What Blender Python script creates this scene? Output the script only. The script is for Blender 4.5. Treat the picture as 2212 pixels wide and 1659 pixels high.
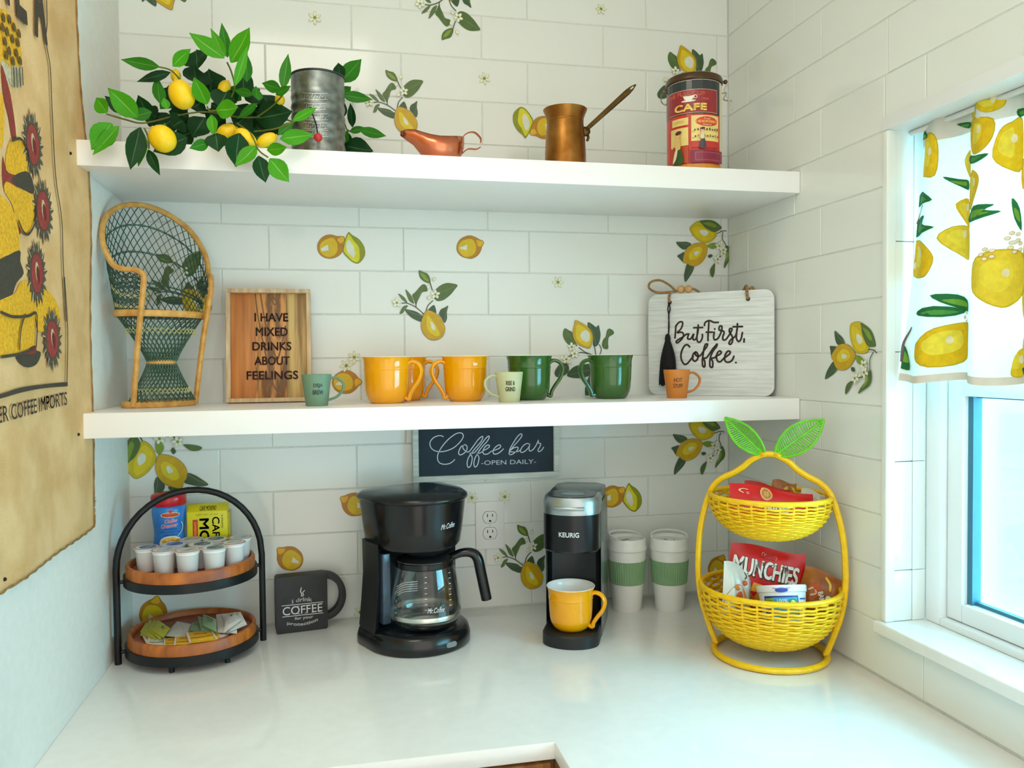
import bpy, bmesh, math, random
from mathutils import Vector, Matrix, Euler
from mathutils import geometry as mgeo
random.seed(7)
PI = math.pi
SC = bpy.context.scene
COL = SC.collection
for o in list(bpy.data.objects):
    bpy.data.objects.remove(o, do_unlink=True)

# ------------------------------------------------------------------ camera
cam_d = bpy.data.cameras.new('camera'); cam = bpy.data.objects.new('camera', cam_d); COL.objects.link(cam)
cam_d.sensor_fit = 'HORIZONTAL'; cam_d.sensor_width = 36.0; cam_d.lens = 1751.54 / 2212 * 36
cam_d.clip_start = 0.02
_yaw, _pitch, _roll = 0.2150609, -0.0292472, -0.0094974
_f = Vector((math.sin(_yaw) * math.cos(_pitch), math.cos(_yaw) * math.cos(_pitch), math.sin(_pitch)))
_r = Vector((math.cos(_yaw), -math.sin(_yaw), 0)); _u = _r.cross(_f)
_r2 = math.cos(_roll) * _r + math.sin(_roll) * _u; _u2 = -math.sin(_roll) * _r + math.cos(_roll) * _u
cam.matrix_world = Matrix(((_r2.x, _u2.x, -_f.x, 0.2567), (_r2.y, _u2.y, -_f.y, -1.9375), (_r2.z, _u2.z, -_f.z, 1.5268), (0, 0, 0, 1)))
SC.camera = cam

# ------------------------------------------------------------------ world, lights, exposure
SC.view_settings.view_transform = 'Standard'; SC.view_settings.look = 'None'
SC.view_settings.gamma = 1.0; SC.view_settings.use_curve_mapping = False
SC.view_settings.exposure = 0.42
W = bpy.data.worlds.new('room_light'); SC.world = W; W.use_nodes = True
_bg = W.node_tree.nodes['Background']; _bg.inputs[0].default_value = (1.0, 0.945, 0.86, 1); _bg.inputs[1].default_value = 1.5
def area(name, loc, target, sx, sy, power, color):
    l = bpy.data.lights.new(name, 'AREA'); l.shape = 'RECTANGLE'; l.size = sx; l.size_y = sy; l.energy = power; l.color = color
    o = bpy.data.objects.new(name, l); COL.objects.link(o); o.location = loc
    o.rotation_euler = (Vector(target) - Vector(loc)).to_track_quat('-Z', 'Y').to_euler()
    return o
area('window_daylight', (1.95, -1.1, 1.45), (1.0, -1.05, 1.4), 2.0, 1.7, 128, (0.44, 0.84, 1.0))
area('ceiling_lamp', (0.15, -1.2, 2.6), (0.15, -0.95, 0.9), 0.5, 0.5, 3.6, (1.0, 0.93, 0.8))

# ------------------------------------------------------------------ helpers: colour, materials
def lin(c):
    return tuple(((v / 255) / 12.92 if v / 255 <= 0.04045 else ((v / 255 + 0.055) / 1.055) ** 2.4) for v in c)
MATS = {}
def pmat(name, rgb, rough=0.5, metal=0.0, var=0.05, scale=30.0, bump=0.0, bscale=None, coat=0.0, spec=0.5, stretch=None,
         dark=None, lo=0.35, hi=0.65, alpha=None, trans=0.0, transl=0.0, sheen=0.0):
    if name in MATS: return MATS[name]
    m = bpy.data.materials.new(name); m.use_nodes = True; nt = m.node_tree; N = nt.nodes; L = nt.links
    b = N['Principled BSDF']; c = lin(rgb)
    b.inputs['Roughness'].default_value = rough; b.inputs['Metallic'].default_value = metal
    b.inputs['Coat Weight'].default_value = coat; b.inputs['Coat Roughness'].default_value = 0.06
    b.inputs['Specular IOR Level'].default_value = spec
    b.inputs['Transmission Weight'].default_value = trans
    if sheen: b.inputs['Sheen Weight'].default_value = sheen
    tc = N.new('ShaderNodeTexCoord'); mp = N.new('ShaderNodeMapping'); L.new(tc.outputs['Object'], mp.inputs[0])
    if stretch: mp.inputs['Scale'].default_value = stretch
    nz = N.new('ShaderNodeTexNoise'); nz.inputs['Scale'].default_value = scale; nz.inputs['Detail'].default_value = 5
    L.new(mp.outputs[0], nz.inputs[0])
    rp = N.new('ShaderNodeValToRGB'); rp.color_ramp.elements[0].position = lo; rp.color_ramp.elements[1].position = hi
    d = lin(dark) if dark else tuple(max(0, v * (1 - 2 * var)) for v in c)
    rp.color_ramp.elements[0].color = (*d, 1); rp.color_ramp.elements[1].color = (*c, 1)
    L.new(nz.outputs[0], rp.inputs[0]); L.new(rp.outputs[0], b.inputs['Base Color'])
    if bump:
        n2 = N.new('ShaderNodeTexNoise'); n2.inputs['Scale'].default_value = bscale or scale; n2.inputs['Detail'].default_value = 3
        L.new(mp.outputs[0], n2.inputs[0]); bp = N.new('ShaderNodeBump'); bp.inputs['Strength'].default_value = bump
        bp.inputs['Distance'].default_value = 0.002; L.new(n2.outputs[0], bp.inputs['Height']); L.new(bp.outputs[0], b.inputs['Normal'])
    if transl:
        t = N.new('ShaderNodeBsdfTranslucent'); L.new(rp.outputs[0], t.inputs[0]); mx = N.new('ShaderNodeMixShader')
        mx.inputs[0].default_value = transl; out = N['Material Output']
        L.new(b.outputs[0], mx.inputs[1]); L.new(t.outputs[0], mx.inputs[2]); L.new(mx.outputs[0], out.inputs[0])
    MATS[name] = m
    return m
def print_mat(name='print', rough=0.4, transl=0.0, var=0.12, scale=60, metal=0.0, bump=0.0, bscale=900):
    """ink whose colour is stored on the mesh, with a little procedural mottling"""
    if name in MATS: return MATS[name]
    m = bpy.data.materials.new(name); m.use_nodes = True; nt = m.node_tree; N = nt.nodes; L = nt.links
    b = N['Principled BSDF']; b.inputs['Roughness'].default_value = rough; b.inputs['Metallic'].default_value = metal
    at = N.new('ShaderNodeAttribute'); at.attribute_name = 'Col'
    tc = N.new('ShaderNodeTexCoord'); nz = N.new('ShaderNodeTexNoise'); nz.inputs['Scale'].default_value = scale; nz.inputs['Detail'].default_value = 4
    L.new(tc.outputs['Object'], nz.inputs[0])
    mr = N.new('ShaderNodeMapRange'); mr.inputs[1].default_value = 0.3; mr.inputs[2].default_value = 0.7
    mr.inputs[3].default_value = 1 - var; mr.inputs[4].default_value = 1 + var * 0.4; L.new(nz.outputs[0], mr.inputs[0])
    mx = N.new('ShaderNodeMix'); mx.data_type = 'RGBA'; mx.blend_type = 'MULTIPLY'; mx.inputs[0].default_value = 1
    L.new(at.outputs['Color'], mx.inputs[6]); L.new(mr.outputs[0], mx.inputs[7]); L.new(mx.outputs[2], b.inputs['Base Color'])
    if bump:
        n2 = N.new('ShaderNodeTexNoise'); n2.inputs['Scale'].default_value = bscale; L.new(tc.outputs['Object'], n2.inputs[0])
        bp = N.new('ShaderNodeBump'); bp.inputs['Strength'].default_value = bump; bp.inputs['Distance'].default_value = 0.001
        L.new(n2.outputs[0], bp.inputs['Height']); L.new(bp.outputs[0], b.inputs['Normal'])
    if transl:
        t = N.new('ShaderNodeBsdfTranslucent'); L.new(mx.outputs[2], t.inputs[0]); ms = N.new('ShaderNodeMixShader')
        ms.inputs[0].default_value = transl
        L.new(b.outputs[0], ms.inputs[1]); L.new(t.outputs[0], ms.inputs[2]); L.new(ms.outputs[0], N['Material Output'].inputs[0])
    MATS[name] = m
    return m

# ------------------------------------------------------------------ helpers: mesh
class MB:
    def __init__(s): s.v = []; s.f = []; s.c = []
    def add(s, vs, fs, col=None):
        k = len(s.v); s.v += [tuple(p) for p in vs]; s.f += [tuple(i + k for i in f) for f in fs]
        s.c += [col or (1, 1, 1)] * len(vs); return s
    def box(s, x0, x1, y0, y1, z0, z1):
        vs = [(x, y, z) for x in (x0, x1) for y in (y0, y1) for z in (z0, z1)]
        return s.add(vs, [(0, 1, 3, 2), (4, 6, 7, 5), (0, 4, 5, 1), (2, 3, 7, 6), (0, 2, 6, 4), (1, 5, 7, 3)])
    def prism(s, poly, axis, a, b):
        """extrude a 2D outline along an axis; axis 'z': (x,y), 'y': (x,z), 'x': (y,z)"""
        def P(p, h): return {'z': (p[0], p[1], h), 'y': (p[0], h, p[1]), 'x': (h, p[0], p[1])}[axis]
        n = len(poly); vs = [P(p, a) for p in poly] + [P(p, b) for p in poly]
        tr = mgeo.tessellate_polygon([[Vector((p[0], p[1], 0)) for p in poly]])
        fs = [tuple(t) for t in tr] + [tuple(n + i for i in reversed(t)) for t in tr]
        fs += [(i, (i + 1) % n, n + (i + 1) % n, n + i) for i in range(n)]
        return s.add(vs, fs)
    def lathe(s, prof, n=32, c=(0, 0, 0), sx=1.0, sy=1.0, cap0=False, cap1=False):
        vs = []; m = len(prof)
        for i in range(n):
            a = 2 * PI * i / n
            vs += [(c[0] + r * sx * math.cos(a), c[1] + r * sy * math.sin(a), c[2] + z) for r, z in prof]
        fs = []
        for i in range(n):
            j = (i + 1) % n
            fs += [(i * m + k, j * m + k, j * m + k + 1, i * m + k + 1) for k in range(m - 1)]
        if cap0: fs.append(tuple(i * m for i in reversed(range(n))))
        if cap1: fs.append(tuple(i * m + m - 1 for i in range(n)))
        return s.add(vs, fs)
    def tube(s, path, r, n=8, closed=False, caps=True, flat=None):
        P = [Vector(p) for p in path]; m = len(P)
        R = r if isinstance(r, (list, tuple)) else [r] * m
        T = []
        for i in range(m):
            a = P[(i - 1) % m] if (closed or i) else P[0]; b = P[(i + 1) % m] if (closed or i < m - 1) else P[-1]
            t = b - a; T.append(t.normalized() if t.length > 1e-9 else Vector((0, 0, 1)))
        up = Vector((0, 0, 1)) if abs(T[0].z) < 0.9 else Vector((1, 0, 0))
        nrm = (up - T[0] * up.dot(T[0])).normalized(); vs = []
        for i in range(m):
            if i:
                nrm = nrm - T[i] * nrm.dot(T[i])
                nrm = nrm.normalized() if nrm.length > 1e-6 else T[i].orthogonal().normalized()
            bn = T[i].cross(nrm)
            for k in range(n):
                a = 2 * PI * k / n
                vs.append(P[i] + (nrm * math.cos(a) * (flat[0] if flat else 1) + bn * math.sin(a) * (flat[1] if flat else 1)) * R[i])
        fs = []
        for i in range(m if closed else m - 1):
            j = (i + 1) % m
            fs += [(i * n + k, i * n + (k + 1) % n, j * n + (k + 1) % n, j * n + k) for k in range(n)]
        if caps and not closed: fs += [tuple(reversed(range(n))), tuple((m - 1) * n + k for k in range(n))]
        return s.add(vs, fs)
    def ball(s, c, rx, ry=None, rz=None, n=14, m=9, rot=None):
        ry = ry or rx; rz = rz or rx; vs = []; fs = []
        for j in range(m + 1):
            t = PI * j / m
            for i in range(n):
                a = 2 * PI * i / n; p = Vector((rx * math.sin(t) * math.cos(a), ry * math.sin(t) * math.sin(a), rz * math.cos(t)))
                if rot: p = rot @ p
                vs.append(Vector(c) + p)
        for j in range(m):
            fs += [(j * n + i, (j + 1) * n + i, (j + 1) * n + (i + 1) % n, j * n + (i + 1) % n) for i in range(n)]
        return s.add(vs, fs)
    def grid(s, fn, nu, nv, col=None, closed_u=False):
        vs = [fn(i / nu, j / nv) for i in range(nu if closed_u else nu + 1) for j in range(nv + 1)]; w = nv + 1; fs = []
        for i in range(nu):
            k = (i + 1) % nu if closed_u else i + 1
            fs += [(i * w + j, k * w + j, k * w + j + 1, i * w + j + 1) for j in range(nv)]
        return s.add(vs, fs, col)
    def build(s, name, mat, parent=None, smooth=35, bevel=0.0, bseg=2, color=False, merge=True, solid=0.0):
        me = bpy.data.meshes.new(name); me.from_pydata([tuple(p) for p in s.v], [], s.f)
        if color:
            ca = me.color_attributes.new('Col', 'FLOAT_COLOR', 'POINT')
            ca.data.foreach_set('color', [x for c in s.c for x in (*c, 1.0)])
        if merge or bevel:
            bm = bmesh.new(); bm.from_mesh(me)
            if merge and not color: bmesh.ops.remove_doubles(bm, verts=bm.verts, dist=1e-6)
            if not color: bmesh.ops.recalc_face_normals(bm, faces=bm.faces)
            if bevel:
                es = [e for e in bm.edges if len(e.link_faces) == 2 and e.calc_face_angle(0) > 0.6]
                bmesh.ops.bevel(bm, geom=es, offset=bevel, segments=bseg, affect='EDGES', profile=0.6, clamp_overlap=True)
            bm.to_mesh(me); bm.free()
        me.materials.append(mat)
        if smooth is not None:
            me.polygons.foreach_set('use_smooth', [True] * len(me.polygons))
            if smooth < 180: me.set_sharp_from_angle(angle=math.radians(smooth))
        me.update()
        o = bpy.data.objects.new(name, me); COL.objects.link(o)
        if parent: o.parent = parent
        if solid:
            md = o.modifiers.new('thickness', 'SOLIDIFY'); md.thickness = solid; md.offset = 0
        return o
def tag(o, label, cat, group=None, kind=None):
    if label: o['label'] = label
    if cat: o['category'] = cat
    if group: o['group'] = group
    if kind: o['kind'] = kind
    return o
def thing(name, label, cat, loc=(0, 0, 0), rz=0.0, group=None):
    o = bpy.data.objects.new(name, None); COL.objects.link(o); o.location = loc; o.rotation_euler = (0, 0, rz)
    o.empty_display_size = 0.03
    return tag(o, label, cat, group)
def struct(o): o['kind'] = 'structure'; return o
def copy_tree(o, parent=None):
    kids = [c for c in bpy.data.objects if c.parent == o]
    c = o.copy(); COL.objects.link(c); c.parent = parent
    for k in kids: copy_tree(k, c)
    return c
def crv(pts, n=6, closed=False):
    """Catmull-Rom through the points (any dimension)"""
    m = len(pts); out = []
    if m < 3: return [tuple(p) for p in pts]
    for i in range(m if closed else m - 1):
        p0 = pts[(i - 1) % m] if (closed or i) else pts[0]; p1 = pts[i]; p2 = pts[(i + 1) % m]
        p3 = pts[(i + 2) % m] if (closed or i + 2 < m) else pts[-1]
        for k in range(n):
            t = k / n
            out.append(tuple(0.5 * (2 * b + (c - a) * t + (2 * a - 5 * b + 4 * c - d) * t * t + (3 * b - a - 3 * c + d) * t ** 3)
                             for a, b, c, d in zip(p0, p1, p2, p3)))
    if not closed: out.append(tuple(pts[-1]))
    return out
def arc(cx, cy, r, a0, a1, n=12, ry=None):
    return [(cx + r * math.cos(math.radians(a0 + (a1 - a0) * i / n)), cy + (ry or r) * math.sin(math.radians(a0 + (a1 - a0) * i / n))) for i in range(n + 1)]
def rrect(x0, x1, y0, y1, r, n=5):
    return arc(x1 - r, y1 - r, r, 0, 90, n) + arc(x0 + r, y1 - r, r, 90, 180, n) + arc(x0 + r, y0 + r, r, 180, 270, n) + arc(x1 - r, y0 + r, r, 270, 360, n)

# ------------------------------------------------------------------ helpers: flat print (vector art on a surface)
_TX = {}
def text_mesh(body, bold=0.0):
    k = (body, bold)
    if k not in _TX:
        cu = bpy.data.curves.new('tmp', 'FONT'); cu.body = body; cu.size = 1.0; cu.offset = 0; cu.resolution_u = 4
        ob = bpy.data.objects.new('tmp', cu); COL.objects.link(ob)
        bpy.context.view_layer.update()
        me = bpy.data.meshes.new_from_object(ob.evaluated_get(bpy.context.evaluated_depsgraph_get()))
        vs = [(v.co.x, v.co.y) for v in me.vertices]; fs = [tuple(p.vertices) for p in me.polygons]
        bpy.data.objects.remove(ob); bpy.data.curves.remove(cu); bpy.data.meshes.remove(me)
        x0 = min(v[0] for v in vs); x1 = max(v[0] for v in vs); y0 = min(v[1] for v in vs); y1 = max(v[1] for v in vs)
        _TX[k] = ([((v[0] - x0) / (x1 - x0) - 0.5, (v[1] - y0) / (y1 - y0) - 0.5) for v in vs], fs)
    return _TX[k]
class Art:
    """flat shapes in (u,v) on a surface given by frame(u,v,height)"""
    def __init__(s, frame, h0=0.0002, dh=0.00012, res=None): s.fr = frame; s.h = h0; s.dh = dh; s.mb = MB(); s.res = res
    def poly(s, pts, rgb, smooth=False, n=4):
        if smooth: pts = crv(pts, n, True)
        s.h += s.dh; c = lin(rgb)
        if s.res:
            V = [Vector((p[0], p[1])) for p in pts]; m = len(V)
            x0 = min(p.x for p in V); x1 = max(p.x for p in V); y0 = min(p.y for p in V); y1 = max(p.y for p in V)
            E = [(i, (i + 1) % m) for i in range(m)]
            gx = x0 + s.res
            def inside(x, y):
                r = False; j = m - 1
                for i in range(m):
                    if (V[i].y > y) != (V[j].y > y) and x < (V[j].x - V[i].x) * (y - V[i].y) / (V[j].y - V[i].y) + V[i].x: r = not r
                    j = i
                return r
            while gx < x1:
                gy = y0 + s.res
                while gy < y1:
                    if inside(gx, gy): V.append(Vector((gx, gy)))
                    gy += s.res
                gx += s.res
            r = mgeo.delaunay_2d_cdt(V, E, [list(range(m))], 1, 1e-6)
            s.mb.add([s.fr(p.x, p.y, s.h) for p in r[0]], [tuple(f) for f in r[2]], c)
        else:
            tr = mgeo.tessellate_polygon([[Vector((p[0], p[1], 0)) for p in pts]])
            s.mb.add([s.fr(p[0], p[1], s.h) for p in pts], [tuple(t) for t in tr], c)
        return s
    def rect(s, u0, u1, v0, v1, rgb, n=1):
        s.h += s.dh; k = n
        s.mb.add([s.fr(u0 + (u1 - u0) * i / k, v, s.h) for i in range(k + 1) for v in (v0, v1)],
                 [(2 * i, 2 * i + 2, 2 * i + 3, 2 * i + 1) for i in range(k)], lin(rgb)); return s
    def oval(s, cu, cv, ru, rv, rgb, n=20, rot=0):
        c, q = math.cos(math.radians(rot)), math.sin(math.radians(rot))
        return s.poly([(cu + ru * math.cos(2 * PI * i / n) * c - rv * math.sin(2 * PI * i / n) * q,
                        cv + ru * math.cos(2 * PI * i / n) * q + rv * math.sin(2 * PI * i / n) * c) for i in range(n)], rgb)
    def ring(s, cu, cv, r0, r1, rgb, n=24, sv=1.0):
        s.h += s.dh
        s.mb.add([s.fr(cu + r * math.cos(2 * PI * i / n), cv + sv * r * math.sin(2 * PI * i / n), s.h) for i in range(n) for r in (r0, r1)],
                 [(2 * i, 2 * i + 1, 2 * ((i + 1) % n) + 1, 2 * ((i + 1) % n)) for i in range(n)], lin(rgb)); return s
    def stroke(s, pts, w, rgb, n=5, closed=False):
        s.h += s.dh * 0.2
        P = [Vector(p) for p in (crv(pts, n, closed) if len(pts) > 2 else pts)]; m = len(P); vs = []; fs = []
        for i in range(m):
            t = (P[(i + 1) % m if closed else min(i + 1, m - 1)] - P[(i - 1) % m if closed else max(i - 1, 0)])
            t = t.normalized() if t.length > 1e-9 else Vector((1, 0)); q = Vector((-t.y, t.x)) * w / 2
            vs += [s.fr(*(P[i] + q), s.h), s.fr(*(P[i] - q), s.h)]
        fs = [(2 * i, 2 * i + 1, (2 * i + 3) % (2 * m), (2 * i + 2) % (2 * m)) for i in range(m if closed else m - 1)]
        s.mb.add(vs, fs, lin(rgb))
        if not closed:
            for p in (P[0], P[-1]): s.mb.add([s.fr(p.x + w / 2 * math.cos(k * PI / 4), p.y + w / 2 * math.sin(k * PI / 4), s.h) for k in range(8)], [tuple(range(8))], lin(rgb))
        return s
    def text(s, body, cu, cv, w, h, rgb, rot=0, bold=0.0, bend=0.0, skew=0.0):
        s.h += s.dh; vs, fs = text_mesh(body); c, q = math.cos(math.radians(rot)), math.sin(math.radians(rot)); out = []
        d = max(0, bold) * h
        for ox, oy in ((0, 0),) if d == 0 else ((d, 0), (-d, 0), (0, d), (0, -d), (d * 0.7, d * 0.7), (-d * 0.7, -d * 0.7), (d * 0.7, -d * 0.7), (-d * 0.7, d * 0.7)):
            out = []
            for a, b in vs:
                x = a * (w - 2 * d) + ox + skew * b * h; y = b * (h - 2 * d) + oy + bend * (0.25 - a * a) * 4
                out.append(s.fr(cu + x * c - y * q, cv + x * q + y * c, s.h))
            s.mb.add(out, fs, lin(rgb))
        return s
    def flower(s, cu, cv, r, rot=0, petal=(238, 240, 222), edge=(196, 202, 160), core=(150, 152, 40), n=5, thin=0.42):
        for k in range(n):
            a = math.radians(rot) + 2 * PI * k / n
            for f, col in ((1.0, edge), (0.82, petal)):
                s.oval(cu + math.cos(a) * r * 0.55, cv + math.sin(a) * r * 0.55, r * 0.48 * f, r * thin * 0.75 * f, col, 10, math.degrees(a))
        s.oval(cu, cv, r * 0.26, r * 0.26, core, 8); return s
    def build(s, name, parent, mat=None, label=None):
        o = s.mb.build(name, mat or print_mat(), parent, smooth=None, color=True, merge=False)
        if label: o['label'] = label
        return o
def cyl_frame(R, a0=-PI / 2, cx=0.0, cy=0.0, Rz=None):
    """u = arc length to the right seen from outside, v = height; a0 = facing angle"""
    def fr(u, v, h):
        r = (Rz(v) if Rz else R); a = a0 + u / r
        return (cx + (r + h) * math.cos(a), cy + (r + h) * math.sin(a), v)
    return fr
# ------------------------------------------------------------------ the room
TW, TH, ZF = 0.3065, 0.1021957, 1.842
XR, XL = 1.2562, -0.195
CT, S1, S2 = 0.92, 1.9325, 1.4375
GAP = 0.0024
M_TILE = pmat('glazed_tile', (233, 236, 230), 0.13, var=0.02, scale=3, bump=0.05, bscale=9)
M_GROUT = pmat('grout', (220, 223, 215), 0.9, var=0.05, scale=120)
M_PLASTER = pmat('plaster_paint', (236, 236, 228), 0.75, var=0.02, scale=60, bump=0.35, bscale=160)
M_SHELF = pmat('white_lacquer', (246, 245, 243), 0.32, var=0.01, scale=8)
M_QUARTZ = pmat('white_quartz', (240, 240, 236), 0.09, var=0.015, scale=40)
M_VINYL = pmat('white_vinyl', (238, 240, 240), 0.35, var=0.01, scale=10)
M_WOODFLOOR = pmat('brown_floor_wood', (150, 100, 52), 0.45, dark=(112, 70, 32), scale=6, stretch=(14, 1.2, 1))
M_CABINET = pmat('cabinet_wood', (168, 116, 62), 0.45, dark=(128, 82, 40), scale=5, stretch=(16, 16, 1))

floor = struct(MB().box(XL - 0.02, XR + 0.1, -2.5, 0.05, -0.05, 0.0).build('floor', M_WOODFLOOR))
wall_back = struct(MB().box(XL - 0.1, XR + 0.15, 0.0014, 0.1, 0, 2.7).build('wall_back', M_GROUT))
wall_left = struct(MB().box(XL - 0.12, XL, -3.2, 0.1, 0, 2.7).build('wall_left', M_PLASTER))
ceiling = struct(MB().box(XL - 0.12, XR + 0.2, -2.0, 0.1, 2.64, 2.74).build('ceiling', M_PLASTER))
OY0, OY1, OZ0, OZ1 = -0.609, -1.62, 1.031, 1.957       # window opening
wr = MB(); X0, X1 = XR + 0.0014, XR + 0.2
wr.box(X0, X1, -2.15, OY1, 0, 2.7); wr.box(X0, X1, OY0, 0.1, 0, 2.7); wr.box(X0, X1, OY1, OY0, 0, OZ0 - 0.023); wr.box(X0, X1, OY1, OY0, OZ1 + 0.013, 2.7)
wall_right = struct(wr.build('wall_right', M_GROUT, merge=False))

_tile_cache = {}
def tile_mesh(w, h):
    k = (round(w, 3), round(h, 3))
    if k not in _tile_cache:
        a, b, e, t = w / 2, h / 2, 0.0014, 0.0009
        vs = [(-a, 0.003, -b), (a, 0.003, -b), (a, 0.003, b), (-a, 0.003, b), (-a, t, -b), (a, t, -b), (a, t, b), (-a, t, b),
              (-a + e, 0, -b + e), (a - e, 0, -b + e), (a - e, 0, b - e), (-a + e, 0, b - e)]
        fs = [(8, 9, 10, 11)] + [(i, (i + 1) % 4, 4 + (i + 1) % 4, 4 + i) for i in range(4)] + [(4 + i, 4 + (i + 1) % 4, 8 + (i + 1) % 4, 8 + i) for i in range(4)]
        o = MB().add(vs, fs).build('tile', M_TILE, smooth=None)
        me = o.data; bpy.data.objects.remove(o); _tile_cache[k] = me
    return _tile_cache[k]
def put_tile(wall, cx, cy, cz, w, h, rz):
    o = bpy.data.objects.new('tile', tile_mesh(w, h)); COL.objects.link(o); o.parent = wall; o.location = (cx, cy, cz)
    o.rotation_euler = (random.gauss(0, 0.0018), random.gauss(0, 0.0004), rz + random.gauss(0, 0.0018))
    return o
def joints(l, x0, x1, a0, b0, band):
    off = a0 + (band(l) if l % 2 else 0) if l % 2 else b0
    k = math.floor((x0 - off) / TW); r = [x0]
    while off + k * TW < x1:
        if off + k * TW > x0 + 0.012: r.append(off + k * TW)
        k += 1
    if r[-1] > x1 - 0.012: r.pop()
    return r + [x1]
bandA = lambda l: 0.0 if l >= 2 else (0.0103 if l >= -3 else -0.0024)
for l in range(8, -9, -1):
    z1 = ZF + l * TH; z0 = z1 - TH
    js = joints(l, XL, XR, 0.0, 0.3695 * TW, bandA)
    for a, b in zip(js, js[1:]):
        put_tile(wall_back, (a + b) / 2, 0, (z0 + z1) / 2, b - a - GAP, TH - GAP, 0)
    js = joints(l, 0.0, 2.15, 0.31045, 0.31045 + 0.09928, lambda l: 0.0)
    for a, b in zip(js, js[1:]):
        rects = [(-b, -a, z0, z1)]
        y0, y1 = -b, -a
        if y1 > OY1 and y0 < OY0 and z1 > OZ0 and z0 < OZ1:
            rects = []
            if y1 > OY0: rects.append((OY0, y1, z0, z1)); y1 = OY0
            if y0 < OY1: rects.append((y0, OY1, z0, z1)); y0 = OY1
            if z0 < OZ0: rects.append((y0, y1, z0, OZ0))
            if z1 > OZ1: rects.append((y0, y1, OZ1, z1))
        for ya, yb, za, zb in rects:
            if yb - ya > 0.008 and zb - za > 0.008:
                put_tile(wall_right, XR, (ya + yb) / 2, (za + zb) / 2, yb - ya - GAP, zb - za - GAP, -PI / 2)

# worktop with its inner corner, and the cabinets under it
EX, EY = 0.589, -0.709
out = [(XL, 0.0), (XR, 0.0), (XR, -2.3), (EX, -2.3), (EX, EY), (XL, EY)]
ct = MB().prism(out, 'z', CT - 0.028, CT).build('countertop', M_QUARTZ, bevel=0.002)
tag(ct, 'white polished L-shaped countertop along back and right walls', 'countertop')
def cabinet(name, label, x0, x1, y0, y1, facing):
    t = thing(name, label, 'cabinet', (0, 0, 0), group='wooden cabinets under the countertop')
    MB().box(x0, x1, y0, y1, 0.0, CT - 0.0282).build('body', M_CABINET, t, bevel=0.002)
    if facing == 'y':
        n = 3; w = (EX - 0.002 - x0) / n
        for i in range(n):
            d = MB().box(x0 + i * w + 0.004, x0 + (i + 1) * w - 0.004, y0 - 0.018, y0 - 0.0002, 0.11, CT - 0.034).build('door', M_CABINET, t, bevel=0.003)
            MB().tube([(x0 + i * w + 0.05, y0 - 0.018, 0.62), (x0 + i * w + 0.05, y0 - 0.04, 0.63), (x0 + i * w + 0.05, y0 - 0.04, 0.72), (x0 + i * w + 0.05, y0 - 0.018, 0.73)], 0.004, 6).build('handle', pmat('brushed_steel', (170, 170, 168), 0.3, 1.0), d)
    else:
        n = 4; w = (y1 - y0) / n
        for i in range(n):
            d = MB().box(x0 - 0.018, x0 - 0.0002, y0 + i * w + 0.004, y0 + (i + 1) * w - 0.004, 0.11, CT - 0.034).build('door', M_CABINET, t, bevel=0.003)
            MB().tube([(x0 - 0.018, y0 + i * w + 0.05, 0.62), (x0 - 0.04, y0 + i * w + 0.05, 0.63), (x0 - 0.04, y0 + i * w + 0.05, 0.72), (x0 - 0.018, y0 + i * w + 0.05, 0.73)], 0.004, 6).build('handle', pmat('brushed_steel', (170, 170, 168), 0.3, 1.0), d)
    return t
cabinet('base_cabinet', 'brown wooden base cabinet under the back countertop', XL + 0.001, XR - 0.001, EY + 0.02, -0.001, 'y')
cabinet('base_cabinet', 'brown wooden base cabinet under the countertop by the window', EX + 0.02, XR - 0.001, -2.28, EY + 0.0195, 'x')

# floating shelves
for z, lab in ((S1, 'thick white floating shelf nearest the ceiling, holding copper pot'), (S2, 'thick white floating shelf in the middle, holding the row of mugs')):
    o = MB().box(XL + 0.0006, XR - 0.0006, -0.331, -0.0006, z - 0.0465, z).build('floating_shelf', M_SHELF, bevel=0.0015)
    tag(o, lab, 'shelf', 'floating shelves')

# window: tiled reveal, sill, frame, sashes, glass
win = struct(thing('window_1', None, None, (0, 0, 0)))
fx = 1.338
def part(mb, name, mat, parent=win, **k): return mb.build(name, mat, parent, **k)
zs = [OZ0, ZF - 7 * TH, ZF - 5 * TH, ZF - 3 * TH, ZF - TH, OZ1 - 0.001]
for za, zb in zip(zs, zs[1:]):
    for xa, xb in ((XR, 1.3102), (1.3104, fx)):
        part(MB().box(xa, xb - 0.0005, OY0 - 0.012, OY0 - 0.0005, za + 0.0004, zb - 0.0004), 'reveal_tile', M_TILE, bevel=0.003 if xa < 1.3 else 0.001)
part(MB().box(XR - 0.004, fx, OY1, OY0 + 0.002, OZ1 - 0.014, OZ1 + 0.012), 'head_trim', M_VINYL, bevel=0.003)
part(MB().box(XR - 0.004, XR + 0.016, OY0 - 0.0135, OY0 + 0.002, OZ0, OZ1 - 0.0142), 'corner_trim', M_TILE, bevel=0.004, bseg=3)
part(MB().box(XR - 0.016, fx + 0.05, OY1, OY0 + 0.008, OZ0 - 0.022, OZ0), 'sill', M_QUARTZ, bevel=0.004, bseg=3)
YA, YB = OY0 - 0.0125, OY1
fr = MB()
for box in ((fx, 1.42, YA - 0.036, YA, OZ0, OZ1), (fx, 1.42, YB, YB + 0.036, OZ0, OZ1), (fx, 1.42, YB + 0.036, YA - 0.036, OZ0, OZ0 + 0.014), (fx, 1.42, YB + 0.036, YA - 0.036, OZ1 - 0.05, OZ1)): fr.box(*box)
part(fr, 'frame', M_VINYL, bevel=0.003, merge=False)
M_GAPSHADE = pmat('blue_gap_shade', (58, 120, 142), 0.5, var=0.05)  # blue-tinted shadow in the gap between sash and screen, painted as solid strips
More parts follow.
